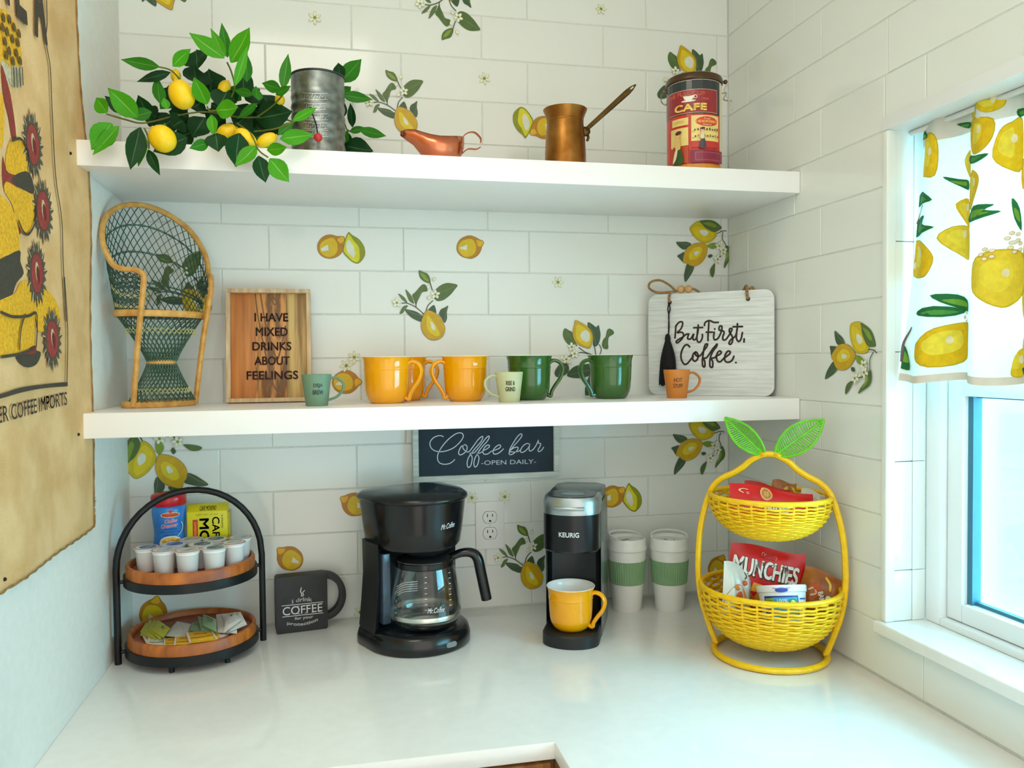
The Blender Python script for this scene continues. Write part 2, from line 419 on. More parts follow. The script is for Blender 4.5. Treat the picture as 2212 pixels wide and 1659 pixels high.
def sash(z0, z1, x):
    y0, y1 = YB + 0.038, YA - 0.038; w = 0.036
    s = MB()
    for b in ((x, x + 0.035, y1 - w, y1, z0, z1), (x, x + 0.035, y0, y0 + w, z0, z1), (x, x + 0.035, y0 + w, y1 - w, z0, z0 + 0.033), (x, x + 0.035, y0 + w, y1 - w, z1 - 0.033, z1)): s.box(*b)
    so = part(s, 'sash', M_VINYL, bevel=0.003, merge=False)
    g = MB()
    for b in ((x + 0.012, x + 0.03, y1 - w - 0.012, y1 - w, z0 + 0.033, z1 - 0.033), (x + 0.012, x + 0.03, y0 + w, y0 + w + 0.012, z0 + 0.033, z1 - 0.033), (x + 0.02, x + 0.03, y0 + w, y1 - w, z0 + 0.033, z0 + 0.039), (x + 0.02, x + 0.03, y0 + w, y1 - w, z1 - 0.036, z1 - 0.033)): g.box(*b)
    g.build('gap_shade', M_GAPSHADE, so, merge=False)
    MB().box(x + 0.023, x + 0.026, y0 + w, y1 - w, z0 + 0.033, z1 - 0.033).build('pane', M_PANE, so)
gm = bpy.data.materials.new('window_glass'); gm.use_nodes = True; N = gm.node_tree.nodes; L = gm.node_tree.links
N.remove(N['Principled BSDF']); tr = N.new('ShaderNodeBsdfTransparent'); tr.inputs[0].default_value = (0.74, 0.95, 1, 1)
gl = N.new('ShaderNodeBsdfGlossy'); gl.inputs['Roughness'].default_value = 0.03
mx = N.new('ShaderNodeMixShader'); fz = N.new('ShaderNodeLayerWeight'); fz.inputs[0].default_value = 0.12; mrg = N.new('ShaderNodeMapRange'); mrg.inputs[3].default_value = 0.03; mrg.inputs[4].default_value = 0.45
L.new(fz.outputs['Facing'], mrg.inputs[0]); L.new(mrg.outputs[0], mx.inputs[0]); L.new(tr.outputs[0], mx.inputs[1]); L.new(gl.outputs[0], mx.inputs[2]); L.new(mx.outputs[0], N['Material Output'].inputs[0])
M_PANE = gm
sash(OZ0 + 0.016, 1.488, 1.352)
sash(1.489, OZ1 - 0.052, 1.385)
# insect screen outside the lower sash: fine woven wires, mostly open
sm = bpy.data.materials.new('insect_screen'); sm.use_nodes = True; N = sm.node_tree.nodes; L = sm.node_tree.links; b = N['Principled BSDF']
b.inputs['Base Color'].default_value = (0.55, 0.62, 0.64, 1); b.inputs['Roughness'].default_value = 0.6
tc = N.new('ShaderNodeTexCoord'); sep = N.new('ShaderNodeSeparateXYZ'); L.new(tc.outputs['Object'], sep.inputs[0])
def _wire(sock):
    m1 = N.new('ShaderNodeMath'); m1.operation = 'MULTIPLY'; m1.inputs[1].default_value = 620; L.new(sock, m1.inputs[0])
    m2 = N.new('ShaderNodeMath'); m2.operation = 'FRACT'; L.new(m1.outputs[0], m2.inputs[0])
    m3 = N.new('ShaderNodeMath'); m3.operation = 'LESS_THAN'; m3.inputs[1].default_value = 0.11; L.new(m2.outputs[0], m3.inputs[0]); return m3
w1, w2 = _wire(sep.outputs[1]), _wire(sep.outputs[2]); mxm = N.new('ShaderNodeMath'); mxm.operation = 'MAXIMUM'; L.new(w1.outputs[0], mxm.inputs[0]); L.new(w2.outputs[0], mxm.inputs[1])
L.new(mxm.outputs[0], b.inputs['Alpha'])
MB().box(1.414, 1.4145, YB + 0.03, YA - 0.03, OZ0 + 0.01, 1.49).build('insect_screen', sm, win)
# ground outside
# ------------------------------------------------------------------ outlines (0.1 mm or mm units, on their own surfaces)
DECALS={'T2':[('LO',[(-531,9),(-510,105),(-433,213),(-319,280),(-205,290),(-91,260),(4,262),(61,254),(89,186),(59,98),(47,-18),(-2,-136),(-99,-215),(-232,-256),(-365,-239),(-458,-183),(-514,-97)]),('LI',[(-484,-10),(-435,107),(-320,187),(-187,219),(-94,114),(-77,-21),(-116,-138),(-232,-218),(-364,-201),(-458,-125)]),('LN',[(-83,192),(4,252),(65,234),(69,157),(1,97),(-55,135)]),('HL',[(-456,-29),(-294,62),(-277,-73),(-438,-96)]),('GO',[(187,354),(253,297),(405,203),(509,69),(546,-67),(535,-184),(456,-303),(368,-359),(244,-316),(112,-192),(41,-77),(78,79),(118,236)]),('GI',[(177,315),(233,258),(308,143),(403,28),(424,-108),(418,-265),(359,-334),(244,-287),(122,-163),(60,-57),(97,99),(137,236)]),('HW',[(184,179),(250,102),(306,-33),(314,-149),(284,-228),(208,-171),(133,-56),(125,80)])],'T1':[('LO',[(-285,-36),(-263,85),(-181,196),(-58,259),(44,276),(166,244),(268,187),(350,158),(370,98),(328,17),(285,-105),(202,-207),(79,-270),(-44,-262),(-165,-224),(-256,-135)]),('LI',[(-255,-35),(-202,106),(-79,179),(84,192),(174,74),(173,-87),(79,-199),(-64,-232),(-185,-174)]),('LN',[(196,175),(268,166),(350,148),(359,98),(287,16),(215,65)]),('HL',[(-214,-14),(-30,60),(-52,-71),(-194,-50)])],'T3':[('DL',[(-662,397),(-523,387),(-365,338),(-247,249),(-197,239),(-269,110),(-407,149),(-545,238)]),('DL',[(379,491),(346,341),(344,180),(283,80),(214,200),(154,290),(196,400),(297,451)]),('DL',[(-105,379),(-44,459),(46,503),(90,320),(-6,350)]),('ML',[(607,988),(446,1032),(324,1031),(203,980),(101,899),(40,819),(19,719),(98,610),(219,610),(320,661),(442,762),(535,873)]),('ML',[(-307,1332),(-314,1233),(-275,1134),(-177,1055),(-47,1027),(-56,1156),(-114,1255),(-214,1293)]),('PL',[(-284,1253),(-195,1234),(-96,1116),(-97,1066),(-196,1115)]),('ML',[(-479,735),(-399,815),(-278,955),(-198,1000),(-138,947),(-120,837),(-240,806),(-301,697),(-362,577),(-393,507),(-441,616)]),('ML',[(-636,872),(-538,774),(-480,675),(-442,537),(-541,596),(-598,714)]),('ML',[(-805,772),(-697,713),(-629,635),(-600,556),(-689,605),(-766,693)]),('ML',[(-782,297),(-721,436),(-661,486),(-582,486),(-662,377),(-702,317)]),('ST',[(-207,289),(-404,457),(-601,546),(-719,545)]),('ST',[(-394,457),(-392,557)]),('ST',[(-156,369),(-104,499),(8,609)]),('ST',[(-47,1027),(1,858)]),('LY',[(-166,349),(-105,379),(34,330),(174,220),(252,80),(291,-40),(270,-160),(208,-261),(86,-320),(-54,-320),(-173,-239),(-242,-139),(-275,-40),(-273,100),(-227,239)]),('LB',[(-127,239),(-48,200),(90,-20),(168,-200),(67,-240),(-52,-160),(-150,0)]),('HW',[(-59,100),(1,80),(60,-40),(29,-100),(-31,-40)]),('FL',[(70,759)]),('FL',[(-847,554)]),('FB',[(44,1118)]),('FB',[(-98,937)]),('FB',[(-82,678)])],'T4':[('LG',[(-310,441),(-183,572),(-44,629),(94,558),(280,434),(420,352),(419,266),(326,157),(186,90),(70,76),(-92,148),(-230,272)]),('LB',[(-253,421),(-91,489),(71,451),(303,349),(349,265),(233,155),(93,130),(-92,212)]),('HW',[(-45,384),(94,408),(198,347),(140,260),(24,278)]),('ML',[(-49,635),(141,666),(304,660),(444,599),(572,485),(513,419),(396,362),(280,381),(117,462),(25,556)]),('PL',[(48,578),(234,615),(420,545),(373,480),(210,518)]),('DL',[(-690,81),(-553,91),(-392,94),(-277,37),(-393,-72),(-484,-106),(-599,-44)]),('DL',[(-664,-269),(-554,-203),(-473,-180),(-497,-415),(-600,-331)]),('DL',[(-382,-466),(-210,-517),(-233,-645),(-326,-796),(-441,-930),(-475,-777),(-440,-584)]),('LY',[(-254,27),(-115,72),(23,65),(151,14),(162,-104),(115,-276),(-1,-428),(-164,-516),(-302,-508),(-394,-456),(-497,-425),(-497,-308),(-439,-137),(-346,-28)]),('LB',[(-254,-91),(-70,-23),(23,-85),(-24,-214),(-163,-345),(-301,-369),(-347,-263)]),('HW',[(-209,-175),(-93,-130),(-58,-172),(-163,-260)]),('PL',[(162,3),(279,81),(431,73),(442,9),(372,-57),(279,-76)]),('DL',[(173,-254),(255,-209),(313,-251),(231,-306)]),('ML',[(371,-443),(254,-574),(242,-703),(305,-805),(359,-680)]),('ML',[(700,30),(818,-97),(834,-248),(746,-401),(640,-564),(629,-467),(664,-337),(700,-186)]),('PL',[(688,-115),(747,-179),(735,-308),(676,-417),(688,-266)]),('ST',[(443,325),(583,393),(689,395)]),('ST',[(595,356),(583,184),(677,29),(653,-122),(488,-297)]),('FL',[(489,4)]),('FL',[(594,-102)]),('FL',[(430,-341)]),('FB',[(536,97)]),('FB',[(535,-204)])],'T5':[('ML',[(-442,179),(-341,123),(-262,66),(-239,-79),(-183,-222),(-161,-284),(-320,-263),(-433,-176),(-500,-34),(-499,91)]),('DL',[(172,290),(298,210),(367,152),(436,199),(459,95),(470,-52),(424,-224),(343,-325),(251,-299),(274,-108),(229,58),(149,179)]),('ML',[(713,91),(806,34),(817,-50),(689,-122),(654,-251),(642,-411),(527,-397),(486,-305),(527,-175),(597,-107),(644,44)]),('DL',[(-797,-911),(-728,-781),(-593,-668),(-435,-721),(-424,-888),(-572,-991),(-730,-1011)]),('DL',[(-481,-996),(-299,-797),(-25,-748),(226,-765),(433,-879),(180,-1021),(-164,-1083)]),('DL',[(134,-1002),(341,-1001),(271,-1269),(-5,-1580),(-39,-1350)]),('ST',[(-115,-323),(21,-440),(204,-534),(319,-675)]),('ST',[(285,-318),(308,-527),(319,-675)]),('ST',[(412,-288),(458,-433),(342,-652)]),('ST',[(-411,-531),(-116,-449),(113,-498)]),('LY',[(-158,350),(-22,293),(138,178),(229,58),(263,-108),(217,-259),(147,-358),(-1,-315),(-160,-221),(-239,-79),(-250,67),(-204,217)]),('LB',[(-113,244),(46,171),(194,13),(217,-154),(136,-306),(-24,-254),(-160,-95),(-171,72)]),('HW',[(46,87),(137,73),(183,-30),(160,-157),(91,-204),(-12,-148),(-57,-46),(-34,40)]),('FL',[(-308,-294)]),('FL',[(-252,-468)]),('FL',[(-479,-588)]),('FB',[(-592,-532)]),('FB',[(-400,-656)])]}
DECAL_AT=[('T2',0.2754,1.7928,0,1,0),('T2',0.9602,1.1778,-3,1,0),('T2',0.7416,2.1002,172,1.0,0),('T1',0.5759,1.7999,0,1,0),('T1',0.1501,1.0711,-22,1.0,1),('T1',0.2997,1.1903,-8,1.0,1),('T1',-0.1511,0.9651,55,1.05,0),('T1',0.2795,1.4788,200,1.0,1),('T1',1.2225,0.9816,40,0.95,0),('T3',0.4872,1.6098,0,1,0),('T3',0.4289,2.0915,8,0.92,0),('T3',0.7246,0.9928,2,0.98,0),('T3',0.5528,2.42,178,1.0,1),('T3',-0.0441,1.6618,25,1,0),('T4',1.1799,1.8154,0,1,0),('T4',1.1663,1.3112,-12,1,0),('T4',-0.1294,1.3045,88,1.12,0),('T5',1.141,2.2839,0,1,0),('T5',0.8605,1.59,4,1,0),('T5',-0.1012,2.3442,183,1.0,0),('FS',0.2246,2.3167,10,1,0),('FS',0.9141,2.3931,40,0.9,0),('FS',0.6187,2.2041,80,0.95,0),('FS',0.7982,1.718,100,0.95,0),('FS',0.5771,1.1941,30,0.95,0),('FS',0.6587,1.1927,60,1,0),('FS',0.3067,0.9345,0,1,0),('FS',0.326,1.1484,20,0.8,0),('FS',0.2833,1.5178,50,1,0),('FS',0.3017,1.5371,10,1,0)]
DECAL_RIGHT=(-0.5134,1.5371)
STROKES_FIRST=[[(583,1700),(571,1526),(559,1396)],[(594,1700),(662,1774),(741,1782),(752,1717),(707,1610),(616,1525),(729,1533),(774,1478),(751,1392),(683,1317),(615,1275),(588,1308),(638,1350),(751,1413),(841,1476),(908,1485)],[(908,1485),(881,1410),(885,1367),(952,1366),(996,1429),(1030,1482),(1007,1386),(1029,1342),(1085,1363),(1118,1469),(1140,1576),(1141,1695)],[(1129,1598),(1118,1491),(1107,1362),(1139,1286),(1194,1296),(1239,1381),(1243,1466)],[(1030,1633),(1250,1633)],[(1403,1761),(1392,1591),(1380,1420),(1380,1314)],[(1294,1679),(1316,1753),(1414,1793),(1522,1747),(1629,1743)],[(1337,1518),(1489,1514)],[(1532,1513),(1517,1396),(1542,1332),(1607,1351),(1661,1425),(1704,1540),(1715,1646),(1661,1647),(1650,1563),(1736,1539),(1768,1496),(1736,1391),(1746,1327),(1799,1326),(1863,1399),(1916,1482),(1958,1575),(1906,1587),(1895,1514),(1958,1407),(1969,1302),(1926,1218),(1884,1240),(1926,1324),(2032,1405),(2074,1551),(2085,1698)],[(1543,1591),(1545,1582)],[(2074,1572),(2063,1468),(2063,1342),(2115,1278),(2168,1339),(2199,1485)],[(1980,1627),(2199,1627)],[(2241,1338),(2236,1265)],[(929,1171),(873,1226),(795,1195),(727,1066),(709,936),(738,827),(805,750),(883,782),(972,890),(1017,933)],[(1084,1050),(1017,997),(999,890),(1050,824),(1116,867),(1139,964),(1095,1039),(1061,997),(1127,942),(1194,963),(1281,1080),(1358,1186),(1365,1233),(1315,1219),(1282,1123),(1259,973),(1241,823),(1254,705),(1298,694),(1303,801),(1277,887),(1346,908),(1412,993),(1499,1119),(1574,1203),(1602,1228),(1581,1161),(1499,1056),(1444,928),(1422,800),(1433,693),(1487,682),(1494,800),(1466,885),(1542,906),(1585,948),(1660,979),(1703,1032),(1660,1064),(1606,1012),(1585,905),(1617,820),(1681,809),(1756,883),(1830,935),(1905,997),(1905,1050),(1852,1051),(1799,977),(1777,882),(1809,808),(1883,797),(1957,839),(2000,933)],[(2044,787),(2050,783)]]
STROKES_BAR=[[(733,1060),(673,1088),(588,1082),(486,1034),(417,943),(416,858),(466,771),(567,717),(686,705),(823,726),(978,789),(1117,904),(1204,1021),(1205,1106),(1136,1143),(1033,1120),(895,1030),(774,915),(670,782),(600,648),(590,529),(632,443),(733,401),(853,409),(939,448),(1000,506)],[(1236,840),(1167,817),(1115,733),(1096,648),(1139,612),(1217,644),(1287,710),(1305,795),(1271,848),(1219,841),(1201,781),(1252,711),(1321,675),(1373,707),(1479,841),(1584,975),(1672,1041),(1689,1006),(1636,905),(1513,771),(1390,621),(1319,503),(1300,384),(1325,306),(1378,330),(1413,431),(1423,551),(1372,639),(1459,644),(1529,702),(1653,853),(1759,987),(1829,1045),(1846,1010),(1793,917),(1652,767),(1546,616),(1484,498),(1465,378),(1490,308),(1543,341),(1579,443),(1588,545),(1537,633),(1615,639),(1686,688),(1773,728),(1844,778),(1844,821),(1792,823),(1721,756),(1685,671),(1720,610),(1807,615),(1895,673),(2001,704),(2107,752),(2125,803),(2081,822),(2001,773),(1939,689),(1956,610),(2035,608),(2123,656),(2194,723)],[(2353,666),(2460,793),(2586,928),(2658,1030),(2631,1074),(2551,1016),(2443,863),(2362,727),(2338,649)],[(2353,666),(2442,733),(2540,755),(2557,711),(2494,635),(2396,578),(2334,589),(2352,640),(2459,637),(2565,650),(2637,700)],[(2852,815),(2781,835),(2691,785),(2619,683),(2636,622),(2725,645),(2815,729),(2852,798),(2833,711),(2850,650),(2922,673),(2995,758),(3049,861),(3068,913),(3076,834),(3130,815),(3102,737),(3057,669),(3083,624),(3155,666),(3201,734)]]
CUR_LEMON=[[(-668,1924),(-694,1916),(-701,1885),(-697,1844),(-671,1847),(-653,1855),(-661,1896)],[(-760,1938),(-782,1933),(-780,1922),(-762,1924)],[(-758,1922),(-785,1919),(-819,1908),(-819,1878),(-802,1860),(-776,1861),(-758,1878)],[(-827,1886),(-843,1897),(-859,1896),(-860,1820),(-840,1822),(-819,1846)],[(-740,1862),(-758,1874),(-759,1830),(-749,1836)],[(-759,1834),(-785,1832),(-799,1818),(-794,1796),(-777,1776),(-757,1776)],[(-726,1789),(-754,1792),(-759,1745),(-741,1758)],[(-703,1733),(-722,1751),(-750,1748),(-759,1738),(-760,1690),(-732,1702)],[(-630,1736),(-657,1737),(-683,1725),(-700,1701),(-693,1674),(-678,1666),(-636,1674),(-627,1707)],[(-600,1699),(-613,1723),(-630,1706),(-633,1680),(-617,1652),(-594,1647)],[(-791,1680),(-817,1696),(-845,1696),(-863,1687),(-871,1654),(-864,1624),(-850,1609),(-834,1603),(-809,1618),(-789,1640)],[(-863,1693),(-873,1717),(-895,1715),(-914,1686),(-907,1654),(-868,1642)],[(-864,1636),(-893,1649),(-918,1631),(-922,1595),(-901,1574),(-868,1579)],[(-865,1547),(-878,1572),(-901,1577),(-930,1558),(-930,1522),(-901,1503),(-869,1506)],[(-679,1555),(-704,1576),(-742,1585),(-770,1577),(-775,1539),(-743,1516),(-699,1507),(-671,1523),(-669,1545)],[(-847,1506),(-855,1532),(-867,1535),(-869,1497),(-849,1493)],[(-884,1781),(-895,1791),(-917,1771),(-914,1741),(-882,1753)],[(-860,1833),(-875,1832),(-887,1817),(-880,1791),(-860,1788)],[(-780,1940),(-806,1942),(-835,1935),(-831,1922),(-806,1921)]]
CUR_LEAF=[[(-628,1800),(-640,1820),(-666,1822),(-695,1802),(-667,1800)],[(-709,1839),(-731,1831),(-754,1823),(-754,1807),(-726,1823)],[(-758,1864),(-785,1857),(-815,1853),(-794,1844),(-758,1851)],[(-757,1762),(-786,1774),(-824,1770),(-812,1763),(-833,1757),(-795,1749),(-759,1752)],[(-613,1754),(-630,1773),(-677,1778),(-672,1763),(-700,1753),(-657,1745),(-624,1746)],[(-698,1634),(-732,1633),(-765,1615),(-765,1601),(-723,1614)],[(-668,1603),(-703,1615),(-751,1604),(-713,1595)],[(-603,1550),(-626,1549),(-637,1530),(-645,1502),(-615,1512)],[(-865,1506),(-895,1509),(-913,1497),(-895,1478),(-883,1484)],[(-845,1776),(-857,1758),(-861,1722),(-849,1743)],[(-871,1864),(-891,1853),(-898,1827),(-883,1843)],[(-866,1778),(-876,1795),(-885,1794),(-878,1776)],[(-851,1914),(-878,1907),(-855,1900)],[(-642,1922),(-660,1932),(-671,1918),(-653,1918)],[(-725,1926),(-756,1921),(-753,1911)]]
CUR_STEM=[[(-669,1796),(-651,1785),(-636,1771)],[(-642,1579),(-598,1554),(-578,1519)]]
CUR_FLOWER=[(-614,1742),(-817,1691),(-849,1713),(-756,1593),(-853,1698)]
SACK=[('Y',[(-716,2007),(-677,2020),(-649,2027),(-620,2025),(-602,2010),(-594,1984),(-598,1969),(-640,1952),(-661,1952),(-721,1935)]),('W',[(-654,1947),(-595,1968),(-597,1943),(-612,1933),(-642,1926),(-652,1933)]),('W',[(-682,1947),(-661,1949),(-652,1928),(-667,1909),(-680,1924)]),('R',[(-682,1942),(-659,1925),(-643,1903),(-628,1857),(-647,1852),(-659,1876),(-678,1903)]),('R',[(-684,1815),(-671,1802),(-628,1804),(-624,1760),(-615,1724),(-631,1719),(-647,1753),(-684,1773)]),('Y',[(-685,1901),(-676,1882),(-679,1844),(-690,1825),(-716,1834),(-712,1887)]),('Y',[(-654,1845),(-617,1857),(-587,1848),(-577,1818),(-628,1802),(-672,1799),(-670,1824)]),('K',[(-628,1804),(-577,1817),(-559,1790),(-607,1786),(-651,1788)]),('Y',[(-673,1783),(-630,1784),(-575,1786),(-556,1775),(-562,1747),(-588,1724),(-612,1722),(-633,1735),(-654,1757),(-681,1768)]),('Y',[(-733,1757),(-695,1760),(-654,1751),(-630,1730),(-625,1694),(-680,1679),(-739,1669)]),('K',[(-740,1661),(-701,1671),(-625,1694),(-622,1678),(-608,1662),(-640,1645),(-663,1623),(-705,1607),(-744,1601)]),('Y',[(-648,1630),(-617,1650),(-552,1653),(-491,1640),(-459,1616),(-458,1594),(-481,1586),(-549,1578),(-564,1601),(-636,1597),(-706,1601),(-744,1599),(-705,1615)]),('Y',[(-744,1596),(-706,1598),(-636,1599),(-568,1606),(-566,1585),(-568,1555),(-601,1545),(-710,1537),(-748,1537)]),('K',[(-651,1540),(-601,1547),(-543,1547),(-561,1528),(-603,1523),(-637,1529)]),('R',[(-617,1544),(-568,1557),(-564,1545),(-601,1543)]),('F',[(-562,1863)]),('F',[(-526,1769)]),('F',[(-555,1668)]),('F',[(-494,1568)]),('S',[(-671,2010)]),('S',[(-646,2018)]),('S',[(-628,2014)]),('S',[(-658,1996)]),('S',[(-637,1994)]),('S',[(-615,1997)]),('S',[(-669,1978)]),('S',[(-653,1971)]),('S',[(-623,1979)]),('S',[(-609,1973)]),('S',[(-639,1962)]),('S',[(-667,1960)]),('S',[(-678,1994)]),('S',[(-610,2012)])]
SACK_LINE=[('L',[(-491,2111),(-493,2074),(-501,2043),(-486,2008),(-485,1958),(-481,1865),(-472,1817),(-452,1766),(-448,1695),(-435,1601)]),('L',[(-442,1672),(-429,1585),(-436,1495)]),('L',[(-434,1495),(-538,1494),(-643,1492),(-714,1486),(-752,1485)]),('L',[(-434,1492),(-538,1492),(-643,1489),(-714,1484),(-752,1482)]),('L',[(-706,1599),(-665,1595),(-597,1600),(-564,1606),(-562,1583),(-568,1555)]),('L',[(-613,1601),(-633,1580),(-643,1550)]),('L',[(-710,1538),(-640,1543),(-576,1552)]),('L',[(-640,1951),(-640,1926)]),('L',[(-629,1955),(-627,1930)]),('L',[(-616,1959),(-613,1935)]),('L',[(-603,1964),(-602,1941)]),('L',[(-654,1845),(-617,1857),(-587,1848),(-577,1818)]),('L',[(-556,1775),(-562,1747),(-588,1724),(-612,1722),(-633,1735)])]
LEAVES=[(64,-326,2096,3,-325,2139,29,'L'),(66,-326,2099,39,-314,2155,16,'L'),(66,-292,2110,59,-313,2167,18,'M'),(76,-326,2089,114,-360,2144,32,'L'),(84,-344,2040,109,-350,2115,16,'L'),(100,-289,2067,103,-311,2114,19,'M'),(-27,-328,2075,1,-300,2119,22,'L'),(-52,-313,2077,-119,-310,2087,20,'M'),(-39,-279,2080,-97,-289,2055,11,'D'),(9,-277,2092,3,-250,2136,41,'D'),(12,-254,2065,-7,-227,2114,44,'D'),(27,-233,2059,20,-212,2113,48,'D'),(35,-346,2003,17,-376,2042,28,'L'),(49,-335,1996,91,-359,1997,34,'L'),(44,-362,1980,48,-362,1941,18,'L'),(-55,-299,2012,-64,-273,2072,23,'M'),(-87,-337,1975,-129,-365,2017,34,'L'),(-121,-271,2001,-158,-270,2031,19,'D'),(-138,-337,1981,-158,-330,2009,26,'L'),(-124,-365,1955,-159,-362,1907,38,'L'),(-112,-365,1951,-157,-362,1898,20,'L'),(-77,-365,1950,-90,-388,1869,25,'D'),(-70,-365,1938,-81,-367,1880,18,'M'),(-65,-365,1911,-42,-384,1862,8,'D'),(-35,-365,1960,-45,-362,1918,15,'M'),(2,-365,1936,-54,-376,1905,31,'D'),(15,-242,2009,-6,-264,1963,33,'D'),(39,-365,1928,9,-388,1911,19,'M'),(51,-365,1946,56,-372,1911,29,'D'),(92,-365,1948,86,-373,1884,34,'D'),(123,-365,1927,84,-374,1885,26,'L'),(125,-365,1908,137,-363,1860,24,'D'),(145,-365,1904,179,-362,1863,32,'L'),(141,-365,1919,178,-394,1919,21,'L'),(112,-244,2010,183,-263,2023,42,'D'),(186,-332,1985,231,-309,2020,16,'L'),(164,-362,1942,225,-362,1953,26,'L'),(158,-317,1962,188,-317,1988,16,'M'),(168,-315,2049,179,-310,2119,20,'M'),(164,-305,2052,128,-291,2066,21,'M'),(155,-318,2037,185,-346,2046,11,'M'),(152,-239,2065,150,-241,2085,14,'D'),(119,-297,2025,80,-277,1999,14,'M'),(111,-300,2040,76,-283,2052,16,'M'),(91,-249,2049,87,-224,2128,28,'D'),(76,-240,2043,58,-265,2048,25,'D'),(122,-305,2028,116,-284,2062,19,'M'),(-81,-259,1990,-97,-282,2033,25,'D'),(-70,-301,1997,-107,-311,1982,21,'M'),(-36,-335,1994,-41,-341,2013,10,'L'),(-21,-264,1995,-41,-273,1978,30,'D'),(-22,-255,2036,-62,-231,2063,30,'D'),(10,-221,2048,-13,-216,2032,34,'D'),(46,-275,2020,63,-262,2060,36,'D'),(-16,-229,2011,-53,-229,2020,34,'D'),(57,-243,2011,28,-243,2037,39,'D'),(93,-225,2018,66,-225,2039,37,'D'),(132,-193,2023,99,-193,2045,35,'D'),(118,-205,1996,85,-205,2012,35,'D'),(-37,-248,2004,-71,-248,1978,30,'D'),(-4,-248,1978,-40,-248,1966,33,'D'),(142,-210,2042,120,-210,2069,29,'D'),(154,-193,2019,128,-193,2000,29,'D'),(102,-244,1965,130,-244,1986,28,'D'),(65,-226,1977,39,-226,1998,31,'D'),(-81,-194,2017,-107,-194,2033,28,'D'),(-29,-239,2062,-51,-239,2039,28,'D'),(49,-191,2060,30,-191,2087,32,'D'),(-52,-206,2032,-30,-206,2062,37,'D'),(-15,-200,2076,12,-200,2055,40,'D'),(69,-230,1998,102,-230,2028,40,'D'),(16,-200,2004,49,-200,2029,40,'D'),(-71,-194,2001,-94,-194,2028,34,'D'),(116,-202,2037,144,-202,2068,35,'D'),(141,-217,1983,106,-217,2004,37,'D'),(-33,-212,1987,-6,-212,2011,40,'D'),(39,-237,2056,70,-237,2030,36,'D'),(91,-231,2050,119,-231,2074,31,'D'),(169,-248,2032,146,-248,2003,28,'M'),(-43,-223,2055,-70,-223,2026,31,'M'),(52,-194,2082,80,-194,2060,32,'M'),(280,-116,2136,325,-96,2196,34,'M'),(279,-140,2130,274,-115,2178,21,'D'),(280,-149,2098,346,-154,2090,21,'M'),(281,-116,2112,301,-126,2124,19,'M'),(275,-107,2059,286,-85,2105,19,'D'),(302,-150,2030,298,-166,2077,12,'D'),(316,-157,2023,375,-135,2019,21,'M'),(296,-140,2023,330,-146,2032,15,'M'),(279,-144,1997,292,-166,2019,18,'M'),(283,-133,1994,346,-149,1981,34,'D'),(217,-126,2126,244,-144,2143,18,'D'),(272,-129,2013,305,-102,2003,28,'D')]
LEMONS=[(-0.01,-0.34,2.02,0.0225,0.0268,-20),(-0.038,-0.375,1.929,0.0229,0.0248,-40),(0.066,-0.32,1.96,0.0161,0.0201,60),(0.101,-0.34,1.946,0.0146,0.0226,-50),(0.138,-0.33,1.947,0.0121,0.0202,60),(-0.035,-0.25,2.083,0.0096,0.0124,0),(0.055,-0.26,2.063,0.0111,0.0152,30),(0.159,-0.26,2.045,0.0098,0.0112,0)]
STEMS=[[(0.066,-0.3,2.098),(0.074,-0.3,2.078),(0.076,-0.28,2.055),(0.056,-0.25,2.025)],[(-0.054,-0.31,2.078),(-0.034,-0.3,2.076),(-0.017,-0.28,2.06),(0.003,-0.25,2.039)],[(-0.139,-0.34,1.978),(-0.108,-0.33,1.972),(-0.083,-0.31,1.973),(-0.046,-0.27,1.997)],[(0.033,-0.335,2.003),(0.037,-0.33,1.996),(0.05,-0.33,1.997),(0.059,-0.28,2.005)],[(0.085,-0.33,1.976),(0.112,-0.35,1.951),(0.126,-0.37,1.918),(0.143,-0.37,1.905)],[(0.167,-0.3,2.043),(0.146,-0.27,2.03),(0.114,-0.25,2.012)],[(-0.075,-0.34,1.955),(-0.063,-0.37,1.932),(-0.062,-0.37,1.911)],[(0.191,-0.34,1.982),(0.154,-0.33,1.969),(0.113,-0.3,1.97)],[(0.279,-0.12,2.095),(0.29,-0.12,2.034),(0.318,-0.12,2.033)],[(-0.049,-0.25,2.003),(0.014,-0.24,2.02),(0.081,-0.24,2.013),(0.149,-0.25,2.014),(0.19,-0.24,2.007)]]
